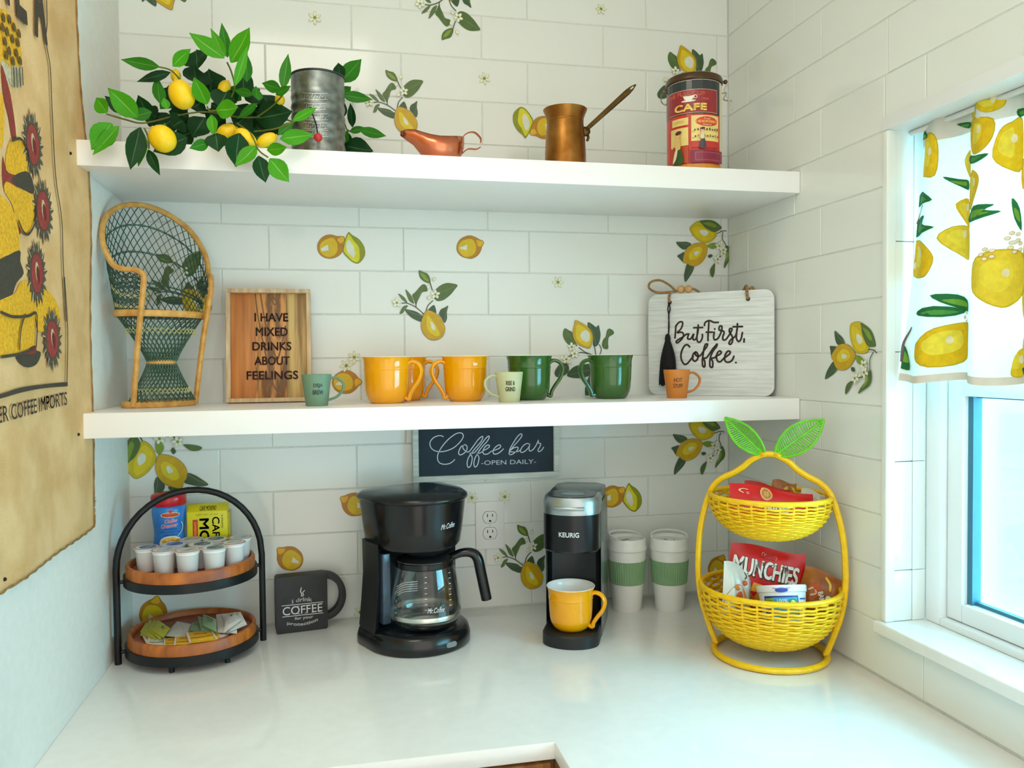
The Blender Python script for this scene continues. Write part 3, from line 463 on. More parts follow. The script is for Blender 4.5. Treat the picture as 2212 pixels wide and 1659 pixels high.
PACKETS=[('G',[(-120,-102),(-84,-162),(-87,-216),(-122,-163)],0.972),('G',[(-129,-92),(-95,-156),(-93,-215),(-129,-156)],0.969),('G',[(-140,-82),(-107,-144),(-104,-207),(-140,-144)],0.966),('G',[(-148,-84),(-117,-145),(-114,-196),(-147,-145)],0.963),('G',[(-158,-91),(-127,-145),(-126,-188),(-155,-158)],0.96),('W',[(-79,-114),(-47,-137),(-46,-214),(-90,-193)],0.968),('W',[(-74,-110),(-45,-122),(-43,-206),(-83,-184)],0.963),('N',[(-25,-124),(7,-166),(18,-241),(-15,-197)],0.985),('N',[(-38,-111),(-13,-137),(6,-207),(-18,-201)],0.976),('N',[(-47,-129),(-32,-115),(-19,-188),(-43,-176)],0.968),('V',[(-2,-103),(41,-98),(55,-228),(16,-213)],0.974),('V',[(19,-120),(58,-116),(79,-194),(48,-230)],0.979),('V',[(49,-155),(63,-137),(84,-191),(57,-262)],0.985),('Y',[(-45,-205),(5,-202),(25,-260),(-28,-268)],0.97),('Y',[(-67,-207),(-38,-206),(-6,-265),(-61,-261)],0.964),('Y',[(-91,-199),(-62,-201),(-50,-255),(-78,-257)],0.961),('O',[(-141,-174),(-96,-182),(-78,-247),(-114,-245)],0.958),('P',[(8,-186),(57,-205),(49,-231),(27,-248)],0.964),('Y',[(5,-187),(21,-191),(31,-250),(22,-250)],0.967)]
# ------------------------------------------------------------------ lemon wall stickers
INK = {'LO': (188, 128, 12), 'LI': (222, 186, 8), 'LN': (232, 178, 24), 'HL': (226, 228, 214), 'GO': (140, 148, 14), 'GI': (220, 212, 12), 'HW': (222, 226, 208),
       'DL': (62, 88, 58), 'ML': (82, 108, 50), 'PL': (128, 152, 48), 'LY': (206, 164, 6), 'LB': (226, 200, 22), 'LG': (208, 182, 8), 'ST': (74, 84, 62)}
NAMES = {'L': 'lemon', 'G': 'lemon', 'H': 'lemon', 'D': 'leaf', 'M': 'leaf', 'P': 'leaf', 'S': 'stem', 'F': 'blossom'}
def decal_frame(wall, ox, oz, rot, sc, mir):
    c, s = math.cos(math.radians(rot)) * sc, math.sin(math.radians(rot)) * sc
    if wall == 'back':
        def fr(u, v, h):
            u = -u if mir else u
            return (u * c - v * s, -0.0003 - h, u * s + v * c)
    else:
        def fr(u, v, h):
            u = -u if mir else u
            return (-0.0003 - h, -(u * c - v * s), u * s + v * c)
    return fr
def decal(kind, ox, oz, rot, sc, mir, label, wall='back'):
    if wall == 'back': root = thing('lemon_sticker', label, 'wall sticker', (ox, 0, oz), group='lemon wall stickers')
    else: root = thing('lemon_sticker', label, 'wall sticker', (XR, ox, oz), group='lemon wall stickers')
    fr = decal_frame(wall, ox, oz, rot, sc, mir)
    clipx = None
    if kind == 'FS':
        a = Art(fr, 0.0003); a.flower(0, 0, 0.0155, 20, (232, 234, 206), (186, 190, 132), (134, 140, 52), 6, 0.3); a.build('blossom', root); return root
    h = 0.0003; cur = None; curname = None
    arts = []
    for k, pts in DECALS[kind]:
        P = [(p[0] / 1e4, p[1] / 1e4) for p in pts]
        nm = NAMES[k[0]]
        # highlights and inner tones join the fruit or leaf they lie on
        newpart = k in ('LO', 'GO', 'LY', 'LG', 'DL', 'ML', 'FL', 'FB', 'ST') or (k == 'PL' and kind == 'T4' and len(pts) == 6)
        if newpart or cur is None:
            cur = Art(fr, h); arts.append((nm, cur))
        if k == 'FL': cur.flower(P[0][0], P[0][1], 0.0115, 18)
        elif k == 'FB': cur.oval(P[0][0], P[0][1], 0.0055, 0.0038, (200, 204, 160), 10, 60).oval(P[0][0], P[0][1], 0.0042, 0.0027, (236, 236, 212), 10, 60)
        elif k == 'ST': cur.stroke(P, 0.0022, INK['ST'])
        else:
            if k in ('LO', 'GO', 'LY', 'LG'): # thin dark outline, then the tone
                cx = sum(p[0] for p in P) / len(P); cy = sum(p[1] for p in P) / len(P)
                cur.poly([(cx + (p[0] - cx) * 1.025, cy + (p[1] - cy) * 1.025) for p in P], (120, 108, 40), True)
            cur.poly(P, INK[k], k not in ('HL',))
            if k in ('DL', 'ML') and len(P) > 5: # mid vein
                far = max(((P[i], P[j]) for i in range(len(P)) for j in range(i)), key=lambda q: (q[0][0] - q[1][0]) ** 2 + (q[0][1] - q[1][1]) ** 2)
                m = ((far[0][0] + far[1][0]) / 2 * 0.6 + sum(p[0] for p in P) / len(P) * 0.4, (far[0][1] + far[1][1]) / 2 * 0.6 + sum(p[1] for p in P) / len(P) * 0.4)
                a_, b_ = far; cur.stroke([(a_[0] * 0.85 + m[0] * 0.15, a_[1] * 0.85 + m[1] * 0.15), m, (b_[0] * 0.85 + m[0] * 0.15, b_[1] * 0.85 + m[1] * 0.15)], 0.0011, (112, 134, 84))
        h = max(h, cur.h)
    for nm, a in arts: a.build(nm, root)
    return root
DLAB = ['orange and green lemon pair sticker above the wooden sign', 'orange and green lemon pair sticker above the left travel cup', 'lemon pair sticker half hidden behind the copper pot',
 'single round lemon sticker high between the two shelves', 'single lemon sticker just above the black mug-shaped block', 'single lemon sticker left of the black coffee maker', 'single lemon sticker behind the lower tray', 'single lemon sticker peeking out beside the front yellow mug', 'single lemon sticker behind the rim of the yellow basket',
 'lemon sprig sticker with blossoms above the middle yellow mug', 'lemon sprig sticker with blossoms behind the copper gravy boat', 'lemon sprig sticker with blossoms beside the pod brewer', 'upside-down lemon sprig sticker cut by the top edge', 'lemon sprig sticker seen through the wicker chair',
 'two-lemon cluster sticker in the corner above the hanging sign', 'two-lemon cluster sticker under the shelf above the travel cups', 'large two-lemon cluster sticker above the tray stand',
 'upright lemon and leaves sticker behind the red coffee tin', 'upright lemon and leaves sticker above the green mugs', 'lemon tip and leaf sticker above the lemon branches',
 'small white blossom sticker above the metal sifter', 'small white blossom sticker near the top right corner', 'small white blossom sticker above the gravy boat handle', 'small white blossom sticker left of the hanging sign', 'small white blossom sticker left above the wall outlet', 'small white blossom sticker right above the wall outlet', 'small white blossom sticker at the counter beside the coffee maker', 'small blossom sticker tucked against the coffee maker head', 'lower small blossom sticker left of the front yellow mug', 'upper small blossom sticker left of the front yellow mug']
for d, lab in zip(DECAL_AT, DLAB): decal(*d, lab)
decal('T4', DECAL_RIGHT[0], DECAL_RIGHT[1], -32, 1.0, 0, 'two-lemon cluster sticker on the right wall beside the window', 'right')

# ------------------------------------------------------------------ outlet and chalkboard sign on the back wall
M_PLATE = pmat('outlet_plastic', (238, 240, 238), 0.3, var=0.01)
M_BLK = pmat('slot_black', (18, 18, 18), 0.6)
t = thing('wall_outlet', 'white double power outlet plate between coffee maker and pod brewer', 'outlet', (0.6205, -0.0002, 1.1255))
MB().prism(rrect(-0.035, 0.035, -0.0575, 0.0575, 0.003), 'y', -0.0055, 0).build('cover_plate', M_PLATE, t, bevel=0.0015)
for s in (1, -1):
    cz = 0.0195 * s
    shape = [p for p in arc(0, cz, 0.0172, -54, 54, 8)] + [p for p in arc(0, cz, 0.0172, 126, 234, 8)]
    r = MB().prism(shape, 'y', -0.0072, -0.0054).build('receptacle', M_PLATE, t, bevel=0.0006)
    MB().prism([(p[0] * 1.06, cz + (p[1] - cz) * 1.06) for p in shape], 'y', -0.0056, -0.0053).build('groove', pmat('groove_grey', (120, 122, 120), 0.7), r)
    for x, hh in ((-0.0065, 0.0078), (0.0062, 0.0066)): MB().box(x - 0.0011, x + 0.0011, -0.00735, -0.0071, cz + 0.0038 - hh / 2 + 0.001, cz + 0.0038 + hh / 2 + 0.001).build('slot', M_BLK, r)
    MB().prism(arc(0, cz - 0.0085, 0.0027, 0, 180, 8) + [(-0.0027, cz - 0.0108), (0.0027, cz - 0.0108)], 'y', -0.00735, -0.0071).build('ground_hole', M_BLK, r)
MB().lathe([(0.0022, 0), (0.0018, 0.0006)], 10, cap1=True).build('screw', pmat('screw_metal', (190, 190, 185), 0.4, 0.8), t).matrix_local = Matrix.Translation((0, -0.0055, 0)) @ Matrix.Rotation(PI / 2, 4, 'X')

t = thing('chalkboard_sign', 'framed navy sign reading Coffee bar open daily under the shelf', 'sign', (0.434, 0, 1.24))
SW, SH = 0.358, 0.1425
M_SFR = pmat('whitewashed_frame', (222, 226, 216), 0.6, dark=(196, 202, 192), scale=14, stretch=(1, 1, 8), bump=0.2)
for b in ((0, SW, 0, 0.013), (0, SW, SH - 0.013, SH)): MB().box(b[0], b[1], -0.024, -0.0004, b[2], b[3]).build('frame_rail', M_SFR, t, bevel=0.001)
for b in ((0, 0.0135), (SW - 0.0135, SW)): MB().box(b[0], b[1], -0.024, -0.0004, 0.0132, SH - 0.0132).build('frame_stile', M_SFR, t, bevel=0.001)
MB().box(0.0136, SW - 0.0136, -0.0165, -0.0004, 0.0133, SH - 0.0133).build('panel', pmat('chalk_navy', (30, 50, 64), 0.7, dark=(24, 42, 54), scale=14), t)
a = Art(lambda u, v, h: (u, -0.0166 - h, v))
for s in STROKES_BAR: a.stroke([(p[0] / 1e4, p[1] / 1e4) for p in s], 0.0022, (214, 224, 234))
a.text('-OPEN DAILY-', 0.2325, 0.0395, 0.136, 0.0108, (200, 210, 222), rot=-0.6)
a.build('lettering', t, label='white hand-lettered Coffee bar, open daily')

# ------------------------------------------------------------------ burlap coffee sack on the left wall
M_BUR = pmat('burlap', (238, 198, 142), 0.95, dark=(220, 174, 114), scale=14, bump=0.9, bscale=420)
def sack_x(y, z):
    b = 0.0035 + 0.0018 * math.sin(y * 23 + z * 3) + 0.0016 * math.sin(z * 9 + y * 5)
    for ny, nz in ((-0.368, 1.898), (-0.362, 1.402), (-0.709, 1.233)):
        d = math.hypot((y - ny) * 1.0, (z - nz) * 0.7); b -= 0.0028 * math.exp(-(d / 0.03) ** 2)
    e = max(0, (y + 0.33) / 0.06)
    b += 0.006 * min(1, e) * (0.5 + 0.5 * math.sin(z * 14 + 1))
    return XL + 0.0012 + max(0.0006, b)
ZB, ZT = 1.222, 2.42
def edge_y(z): return -0.283 - 0.006 * math.sin(z * 6.5) - max(0, (z - 1.95)) * 0.11
def sack_pt(u, v):
    z = ZB + (ZT - ZB) * v; y1 = edge_y(z); y = y1 + (-1.02 - y1) * u
    z += -0.008 * u * (1 - v)
    return (sack_x(y, z), y, z)
t = thing('burlap_sack', 'tan burlap coffee sack with printed figure pinned to left wall', 'coffee sack', (0, 0, 0))
mb = MB().grid(sack_pt, 90, 150); mb.build('cloth', M_BUR, t, smooth=180, solid=0.0012)
hem = MB()
hem.tube([tuple(Vector(sack_pt(0, v / 70)) + Vector((0.0008, 0.0012 * math.sin(v * 1.7), 0))) for v in range(71)], [0.0018 + 0.0006 * math.sin(v * 2.3) for v in range(71)], 6)
hem.tube([tuple(Vector(sack_pt(u / 60, 0)) + Vector((0.0008, 0, 0.001 * math.sin(u * 2.1)))) for u in range(61)], [0.0018 + 0.0005 * math.sin(u * 2.9) for u in range(61)], 6)
hem.build('stitched_hem', pmat('hem_thread', (160, 122, 66), 0.9, dark=(132, 96, 48), scale=60), t)
fr = MB()
for k in range(26):
    z = ZB + 0.002 + random.uniform(0, 0.05); p = Vector(sack_pt(0, (z - ZB) / (ZT - ZB)))
    fr.tube([p, p + Vector((0.002, random.uniform(0.003, 0.011), random.uniform(-0.006, 0.006)))], 0.0005, 4)
fr.build('frayed_threads', MATS['hem_thread'], t)['kind'] = 'stuff'
for ny, nz in ((-0.368, 1.898), (-0.362, 1.402), (-0.709, 1.233)):
    MB().ball((sack_x(ny, nz) + 0.0015, ny, nz), 0.0028, n=10, m=6).build('nail', pmat('dark_nail', (52, 40, 30), 0.4, 0.7), t)
a = Art(lambda u, v, h: (sack_x(u, v) + 0.0009 + h, u, v), 0.0003, 0.00005, res=0.014)
SI = {'Y': (240, 180, 34), 'W': (208, 196, 160), 'R': (150, 56, 44), 'K': (72, 66, 52)}
def mm(P): return [(p[0] / 1e3, p[1] / 1e3) for p in P]
for k, P in SACK:
    P = mm(P)
    if k in SI: a.poly(P, SI[k], True, 3)
for k, P in SACK:
    P = mm(P)
    if k == 'S': a.oval(P[0][0], P[0][1], 0.0075, 0.0065, (104, 84, 40), 9)
    if k == 'F':
        c = P[0]; sp = []
        for i in range(44):
            an = 2 * PI * i / 44; rr = (0.043 if i % 2 else 0.034) * (1.12 if i % 4 == 1 else 1)
            sp.append((c[0] + rr * 0.92 * math.cos(an), c[1] + rr * 1.15 * math.sin(an)))
        a.poly(sp, (92, 84, 66))
        for i in range(11):
            an = 2 * PI * i / 11 + 0.2
            a.stroke([(c[0] + 0.03 * math.cos(an), c[1] + 0.036 * math.sin(an)), (c[0] + 0.042 * math.cos(an), c[1] + 0.05 * math.sin(an))], 0.0022, (200, 186, 146))
        a.oval(c[0], c[1], 0.026, 0.032, (104, 52, 44), 18).oval(c[0], c[1], 0.024, 0.030, (158, 62, 54), 18)
        a.oval(c[0] + 0.002, c[1] + 0.002, 0.008, 0.016, (206, 192, 150), 10, 15).oval(c[0] + 0.005, c[1] - 0.002, 0.007, 0.014, (120, 40, 34), 10, 15)
for k, P in SACK_LINE: a.stroke(mm(P), 0.0042, (74, 66, 52))
a.text('ER COFFEE IMPORTS', -0.583, 1.4645, 0.292, 0.0225, (70, 62, 50), rot=2.0, bold=0.012)
for ch, y, w in (('I', -0.655, 0.012), ('L', -0.60, 0.042), ('A', -0.525, 0.052)): a.text(ch, y, 2.10, w, 0.13, (70, 62, 50), rot=4, bold=0.02)
a.build('printed_design', t, print_mat('sack_ink', 0.95, var=0.3, scale=220, bump=0.6, bscale=420), 'yellow seated figure, red flowers and coffee imports lettering')
# ------------------------------------------------------------------ top shelf: lemon branches, sifter, gravy boat, pot, tin
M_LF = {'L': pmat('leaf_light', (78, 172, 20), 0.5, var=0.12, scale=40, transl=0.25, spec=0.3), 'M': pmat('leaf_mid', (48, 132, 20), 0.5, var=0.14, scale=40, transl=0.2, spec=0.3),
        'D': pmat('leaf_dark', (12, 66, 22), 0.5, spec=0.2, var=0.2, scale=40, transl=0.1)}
M_VEIN = {'L': pmat('vein_light', (120, 190, 60), 0.5), 'M': pmat('vein_mid', (86, 152, 48), 0.5), 'D': pmat('vein_dark', (38, 92, 44), 0.5)}
M_STEM = pmat('plant_stem', (104, 112, 36), 0.6, var=0.15, scale=60)
_leaf = {}
def leaf_mesh(t, variant):
    if (t, variant) in _leaf: return _leaf[(t, variant)]
    prof = [(0.0, 0.03), (0.08, 0.19), (0.2, 0.39), (0.36, 0.5), (0.52, 0.485), (0.68, 0.38), (0.82, 0.22), (0.93, 0.085), (1.0, 0.008)]
    bend = (0.10, -0.08, 0.16)[variant]; fold = (0.12, 0.2, 0.16)[variant]
    vs = []; fs = []
    for x, w in prof:
        zc = bend * (x - 0.5) ** 2 * 2 - bend * 0.4
        for s in (-1, -0.55, -0.045, 0.045, 0.55, 1): vs.append((x, s * w, zc + fold * abs(s) * w * 0.9 - (0.02 if abs(s) < 0.1 else 0) + 0.03 * math.sin(x * 9 + s * 2)))
    for i in range(len(prof) - 1):
        fs += [(i * 6 + k, (i + 1) * 6 + k, (i + 1) * 6 + k + 1, i * 6 + k + 1) for k in range(5)]
    o = MB().add(vs, fs).build('leaf', M_LF[t], smooth=180, merge=False); me = o.data; me.materials.append(M_VEIN[t])
    for i, p in enumerate(me.polygons): p.material_index = 1 if i % 5 == 2 else 0
    bpy.data.objects.remove(o); _leaf[(t, variant)] = me
    return me
CAMP = Vector((0.25, -1.93, 1.53))
t = thing('lemon_branch', 'artificial lemon branches with glossy leaves spilling over the top shelf', 'faux plant', (0.08, -0.26, S1 + 0.001))
org = Vector((0.08, -0.26, S1 + 0.001))
rl = random.Random(11)
for i, (bx, by, bz, tx, ty, tz, w, tone) in enumerate(LEAVES):
    B = Vector((bx, by, bz)) / 1e3; T = Vector((tx, ty, tz)) / 1e3; ax = (T - B); ln = ax.length; ax.normalize()
    view = ((CAMP) - (B + T) / 2).normalized()
    nz = (view + Vector((rl.uniform(-.4, .4), rl.uniform(-.1, .1), rl.uniform(-.1, .45)))).normalized()
    ay = nz.cross(ax).normalized(); nz = ax.cross(ay)
    o = bpy.data.objects.new('leaf', leaf_mesh(tone, rl.randrange(3))); COL.objects.link(o); o.parent = t
    wd = max(w, 14) / 1e3 * (1.12 if tone != 'D' else 1.35)
    o.matrix_local = Matrix.Translation(B - org) @ Matrix(((ax.x * ln, ay.x * wd, nz.x * wd, 0), (ax.y * ln, ay.y * wd, nz.y * wd, 0), (ax.z * ln, ay.z * wd, nz.z * wd, 0), (0, 0, 0, 1)))
M_LEMON = pmat('lemon_skin', (250, 208, 12), 0.42, var=0.05, scale=60, bump=0.15, bscale=300)
for x, y, z, rw, rh, rot in LEMONS:
    q = Matrix.Rotation(math.radians(rot), 3, 'Y'); prof = []
    for k in range(15):
        a_ = PI * k / 14; r = rw * math.sin(a_) ** 0.92; zz = -rh * math.cos(a_)
        if k in (13,): r *= 0.8; 
        prof.append((max(r, 0.0005), zz))
    prof += [(rw * 0.16, rh * 1.02), (rw * 0.1, rh * 1.09), (0.0004, rh * 1.1)]
    mb = MB().lathe(prof, 18); mb.v = [tuple(q @ Vector(p) + Vector((x, y, z)) - org) for p in mb.v]
    mb.build('lemon', M_LEMON, t, smooth=180)
for p in STEMS:
    MB().tube([tuple(Vector(q) - org) for q in crv(p, 5)], 0.0016, 6).build('stem', M_STEM, t)
MB().tube([tuple(Vector(q) - org) for q in crv([(-0.10, -0.25, S1 + 0.006), (0.0, -0.24, S1 + 0.012), (0.1, -0.25, S1 + 0.03), (0.2, -0.12, S1 + 0.02), (0.32, -0.12, S1 + 0.012)], 8)], 0.003, 6).build('stem', M_STEM, t)

M_GALV = pmat('galvanized', (150, 156, 152), 0.34, 0.9, dark=(104, 112, 110), scale=42, bump=0.25, bscale=30)
t = thing('flour_sifter', 'galvanized metal flour sifter can with red crank knob', 'sifter', (0.232, -0.225, S1))
R = 0.053
prof = [(0.0, 0.001), (R, 0.001)]
for k in range(34):
    z = 0.004 + k * 0.005; r = R + 0.0012 * (math.sin(k * 1.57) if 4 < k < 27 else 0)
    prof.append((r, z))
prof += [(R, 0.171), (R - 0.0015, 0.173), (R - 0.0015, 0.02), (0.0, 0.02)]
MB().lathe(prof, 48).build('body', M_GALV, t, smooth=60)
MB().tube([(R * math.cos(2 * PI * i / 40), R * math.sin(2 * PI * i / 40), 0.172) for i in range(40)], 0.0022, 8, closed=True).build('rim', pmat('dark_tin_rim', (70, 78, 78), 0.4, 0.9), t)
a = Art(cyl_frame(R + 0.0012, -PI / 2 - 0.1), 0.0002)
for r, (z, w) in enumerate(((0.118, 0.05), (0.098, 0.044), (0.078, 0.05), (0.06, 0.046), (0.045, 0.05))):
    for s in (-1, 1): a.stroke([(-w / 2, z + s * 0.006 + 0.002), (0, z + s * 0.006 - 0.001), (w / 2, z + s * 0.006 + 0.002)], 0.0009, (206, 212, 208))
    for k in range(9): a.stroke([(-w / 2 + 0.004 + k * w / 10, z - 0.004 + (k % 2) * 0.003), (-w / 2 + 0.006 + k * w / 10, z + 0.004 - (k % 3) * 0.002)], 0.0008, (196, 202, 198))
a.build('embossed_marks', t, print_mat('embossed_ink', 0.35, metal=0.8))
MB().tube(crv([(-0.012, -R - 0.001, 0.095), (-0.014, -R - 0.012, 0.09), (-0.004, -R - 0.02, 0.06), (0.0, -R - 0.022, 0.034)], 5), 0.0013, 6).build('crank_wire', pmat('crank_wire_metal', (60, 60, 58), 0.4, 0.9), t)
MB().ball((0.0, -R - 0.026, 0.031), 0.0085, n=16, m=10).build('knob', pmat('red_wood_knob', (196, 40, 42), 0.35), t)

M_COP = pmat('bright_copper', (236, 150, 112), 0.22, 1.0, dark=(214, 116, 84), scale=12)
t = thing('gravy_boat', 'small pink copper gravy boat with looped handle', 'gravy boat', (0.478, -0.20, S1), rz=0.05)
prof = []
sec = []   # cross sections along x: (x, half width, z rim, z bottom)
for x, hw, zr, zb in ((-0.078, 0.004, 0.078, 0.070), (-0.066, 0.012, 0.081, 0.062), (-0.05, 0.018, 0.080, 0.052), (-0.035, 0.025, 0.074, 0.034), (-0.018, 0.033, 0.068, 0.014), (0.0, 0.037, 0.065, 0.006), (0.02, 0.036, 0.066, 0.006), (0.038, 0.029, 0.069, 0.014), (0.05, 0.018, 0.072, 0.032), (0.057, 0.005, 0.074, 0.05)):
    sec.append([(x, hw * math.sin(math.radians(an)), zr - (zr - zb) * max(0, math.cos(math.radians(an))) ** 0.75) for an in range(-90, 91, 15)])
mb = MB(); n = len(sec[0])
mb.add([p for s in sec for p in s], [(i * n + k, (i + 1) * n + k, (i + 1) * n + k + 1, i * n + k + 1) for i in range(len(sec) - 1) for k in range(n - 1)])
mb.build('body', M_COP, t, smooth=180, solid=0.0014)
MB().lathe([(0.0, 0.0), (0.026, 0.0), (0.027, 0.002), (0.022, 0.007), (0.024, 0.012)], 28, (0.008, 0, 0), 1.0, 0.8).build('foot', M_COP, t)
MB().tube(crv([(0.05, 0, 0.066), (0.062, 0, 0.082), (0.08, 0, 0.087), (0.094, 0, 0.076), (0.095, 0, 0.066)], 5), 0.0042, 8, flat=(0.35, 1.4)).build('handle', M_COP, t)
MB().tube(crv([(0.05, 0, 0.036), (0.066, 0, 0.05), (0.085, 0, 0.051), (0.094, 0, 0.056)], 5), 0.004, 8, flat=(0.35, 1.4)).build('handle', M_COP, t)

M_BRASS = pmat('aged_copper', (168, 118, 58), 0.36, 1.0, dark=(132, 84, 34), scale=22, bump=0.08, bscale=60)
t = thing('coffee_pot', 'aged copper cezve coffee pot with long slanted handle', 'coffee pot', (0.762, -0.20, S1))
prof = [(0.0, 0.002), (0.045, 0.002), (0.0465, 0.004), (0.0465, 0.012), (0.0455, 0.045), (0.044, 0.013 + 0.035), (0.0415, 0.085), (0.0405, 0.112), (0.0412, 0.120), (0.0445, 0.132), (0.0478, 0.141), (0.0485, 0.143), (0.047, 0.143), (0.043, 0.132), (0.039, 0.118), (0.040, 0.09), (0.044, 0.02), (0.0, 0.008)]
prof = [(0.0, 0.0), (0.0465, 0.0), (0.047, 0.002), (0.047, 0.014), (0.0452, 0.016), (0.0452, 0.05), (0.0435, 0.08), (0.0415, 0.105), (0.0400, 0.118), (0.0408, 0.124), (0.0440, 0.134), (0.0482, 0.143), (0.0486, 0.1445), (0.0468, 0.1442), (0.0425, 0.134), (0.0388, 0.122), (0.039, 0.105), (0.043, 0.03), (0.0, 0.012)]
MB().lathe(prof, 48).build('body', M_BRASS, t, smooth=40)
MB().lathe([(0.0405, 0.1165), (0.0409, 0.1185), (0.0405, 0.1205)], 40).build('neck_ridge', M_BRASS, t)
M_DBR = pmat('tarnished_brass', (110, 88, 48), 0.35, 1.0, dark=(84, 62, 34), scale=30)
b0 = Vector((0.041, -0.012, 0.098)); b1 = Vector((0.158, -0.02, 0.204)); dr = (b1 - b0)
path = [b0 + dr * k / 12 for k in range(13)]
rad = [0.0038 + 0.0022 * (k / 12) for k in range(13)]; rad[-1] = 0.0012; rad[-2] = 0.0044
ho = MB().tube(path, rad, 10, flat=(1.2, 0.6)).build('handle', M_DBR, t)
MB().tube([b0 + dr * 0.88 + Vector((0, -0.0055, 0)), b0 + dr * 0.93 + Vector((0, -0.0055, 0))], 0.0016, 8).build('hanging_hole', pmat('pale_hole', (214, 218, 208), 0.8), ho)
MB().ball((0.040, -0.014, 0.096), 0.013, 0.006, 0.011, rot=Matrix.Rotation(-0.3, 3, 'Z')).build('mount_plate', M_DBR, t)
for dx in (-0.006, 0.005): MB().ball((0.039 + dx, -0.021, 0.097 + dx * 0.3), 0.0022, n=8, m=6).build('rivet', M_DBR, t)
MB().tube(crv([(0.046, -0.012, 0.092), (0.049, -0.013, 0.084), (0.046, -0.012, 0.076)], 4), 0.003, 8).build('handle_tang', M_DBR, t)

t = thing('coffee_tin', 'red vintage CAFE coffee tin with clamp lid', 'coffee tin', (1.052, -0.235, S1), rz=0.0)
R = 0.0600; H = 0.2
M_TIN = pmat('tin_cream', (226, 214, 182), 0.3, var=0.03)
MB().lathe([(0.0, 0.0), (R - 0.001, 0.0), (R, 0.0015), (R, H - 0.001), (R - 0.002, H), (0.0, H)], 64).build('body', M_TIN, t)
MB().lathe([(0.0, H + 0.0185), (R - 0.006, H + 0.0185), (R + 0.0005, H + 0.015), (R + 0.0025, H + 0.011), (R + 0.0028, H + 0.003), (R + 0.001, H + 0.0005)], 64).build('lid', pmat('lid_brown', (84, 58, 36), 0.3, 0.4), t)
faz = math.atan2(-1.9375 + 0.235, 0.2567 - 1.052)      # label turned toward the room
a = Art(cyl_frame(R, faz), 0.0003, 0.00012, res=0.004)
wl = 0.100
def rr(u0, u1, v0, v1, c): a.rect(u0, u1, v0, v1, c, 14)
rr(-wl, wl * 0.67, 0.125, H - 0.002, (44, 50, 50))                         # dark top band
rr(-wl, wl * 0.67, 0.018, 0.125, (206, 46, 30))                            # red shop front
rr(-wl, wl * 0.72, 0.001, 0.018, (222, 150, 46))                           # amber floor
a.rect(-wl * 0.98, wl * 0.56, 0.1275, 0.178, (214, 190, 160), 14); a.rect(-wl * 0.97, wl * 0.55, 0.1285, 0.177, (150, 34, 42), 14)
a.text('THE FULL CUP', -0.022, 0.168, 0.09, 0.0085, (226, 120, 80), bold=0.01, bend=0.002)
a.text('1908', 0.024, 0.157, 0.016, 0.005, (216, 110, 70))
a.oval(-0.012, 0.1535, 0.016, 0.0022, (238, 232, 214)); a.poly([(-0.024, 0.165), (0.001, 0.165), (-0.002, 0.158), (-0.006, 0.155), (-0.017, 0.155), (-0.021, 0.158)], (240, 234, 216)); a.ring(0.003, 0.1615, 0.0026, 0.0038, (240, 234, 216))
a.text('CAFE', -0.008, 0.139, 0.073, 0.0165, (150, 60, 30), bold=0.09); a.text('CAFE', -0.0085, 0.1395, 0.072, 0.016, (240, 206, 96), bold=0.06)
rr(-0.052, -0.012, 0.102, 0.118, (232, 206, 120)); a.text('COFFEE', -0.034, 0.110, 0.026, 0.005, (196, 150, 60))
rr(-0.056, -0.012, 0.058, 0.097, (232, 208, 124)); rr(-0.056, -0.012, 0.02, 0.056, (186, 66, 36))
rr(-0.006, 0.058, 0.066, 0.121, (238, 214, 130)); rr(-0.006, 0.058, 0.052, 0.066, (196, 52, 44))
a.oval(0.028, 0.108, 0.0255, 0.0105, (214, 62, 34), 24); a.rect(0.003, 0.053, 0.1052, 0.1108, (224, 140, 60), 6)
a.text('Fresh', 0.028, 0.1140, 0.014, 0.004, (240, 220, 190)); a.text('COFFEE', 0.028, 0.108, 0.034, 0.0042, (240, 200, 110)); a.text('Roasted', 0.028, 0.1015, 0.018, 0.004, (240, 220, 190))
for k in range(9):
    a.rect(0.0 + k * 0.0062, 0.003 + k * 0.0062, 0.088, 0.0915 + (k % 3) * 0.0012, (70 + 10 * (k % 4), 60, 50)); a.rect(0.001 + k * 0.0062, 0.0042 + k * 0.0062, 0.074, 0.0775 + (k % 2) * 0.0015, (190, 120, 60) if k % 2 else (90, 80, 60))
a.stroke([(-0.004, 0.0865), (0.056, 0.0865)], 0.0012, (210, 170, 80)); a.stroke([(-0.004, 0.073), (0.056, 0.073)], 0.0012, (210, 170, 80))
rr(-0.008, 0.067, 0.019, 0.046, (134, 30, 58)); a.rect(0.002, 0.062, 0.024, 0.041, (208, 120, 130), 8); a.rect(0.0028, 0.0612, 0.0247, 0.0403, (140, 32, 60), 8)
def lady(u, v, s, skirt, top):
    a.poly([(u - 0.006 * s, v), (u + 0.008 * s, v), (u + 0.006 * s, v + 0.018 * s), (u + 0.002 * s, v + 0.026 * s), (u - 0.003 * s, v + 0.02 * s)], skirt, True)
    a.poly([(u - 0.004 * s, v + 0.022 * s), (u + 0.004 * s, v + 0.022 * s), (u + 0.003 * s, v + 0.036 * s), (u - 0.003 * s, v + 0.036 * s)], top, True)
    a.stroke([(u, v + 0.034 * s), (u - 0.006 * s, v + 0.027 * s), (u - 0.010 * s, v + 0.024 * s)], 0.0022 * s, (226, 180, 140))
    a.oval(u, v + 0.041 * s, 0.0036 * s, 0.0046 * s, (228, 180, 140)); a.oval(u + 0.001 * s, v + 0.0455 * s, 0.005 * s, 0.003 * s, (90, 40, 40), 12, 12)
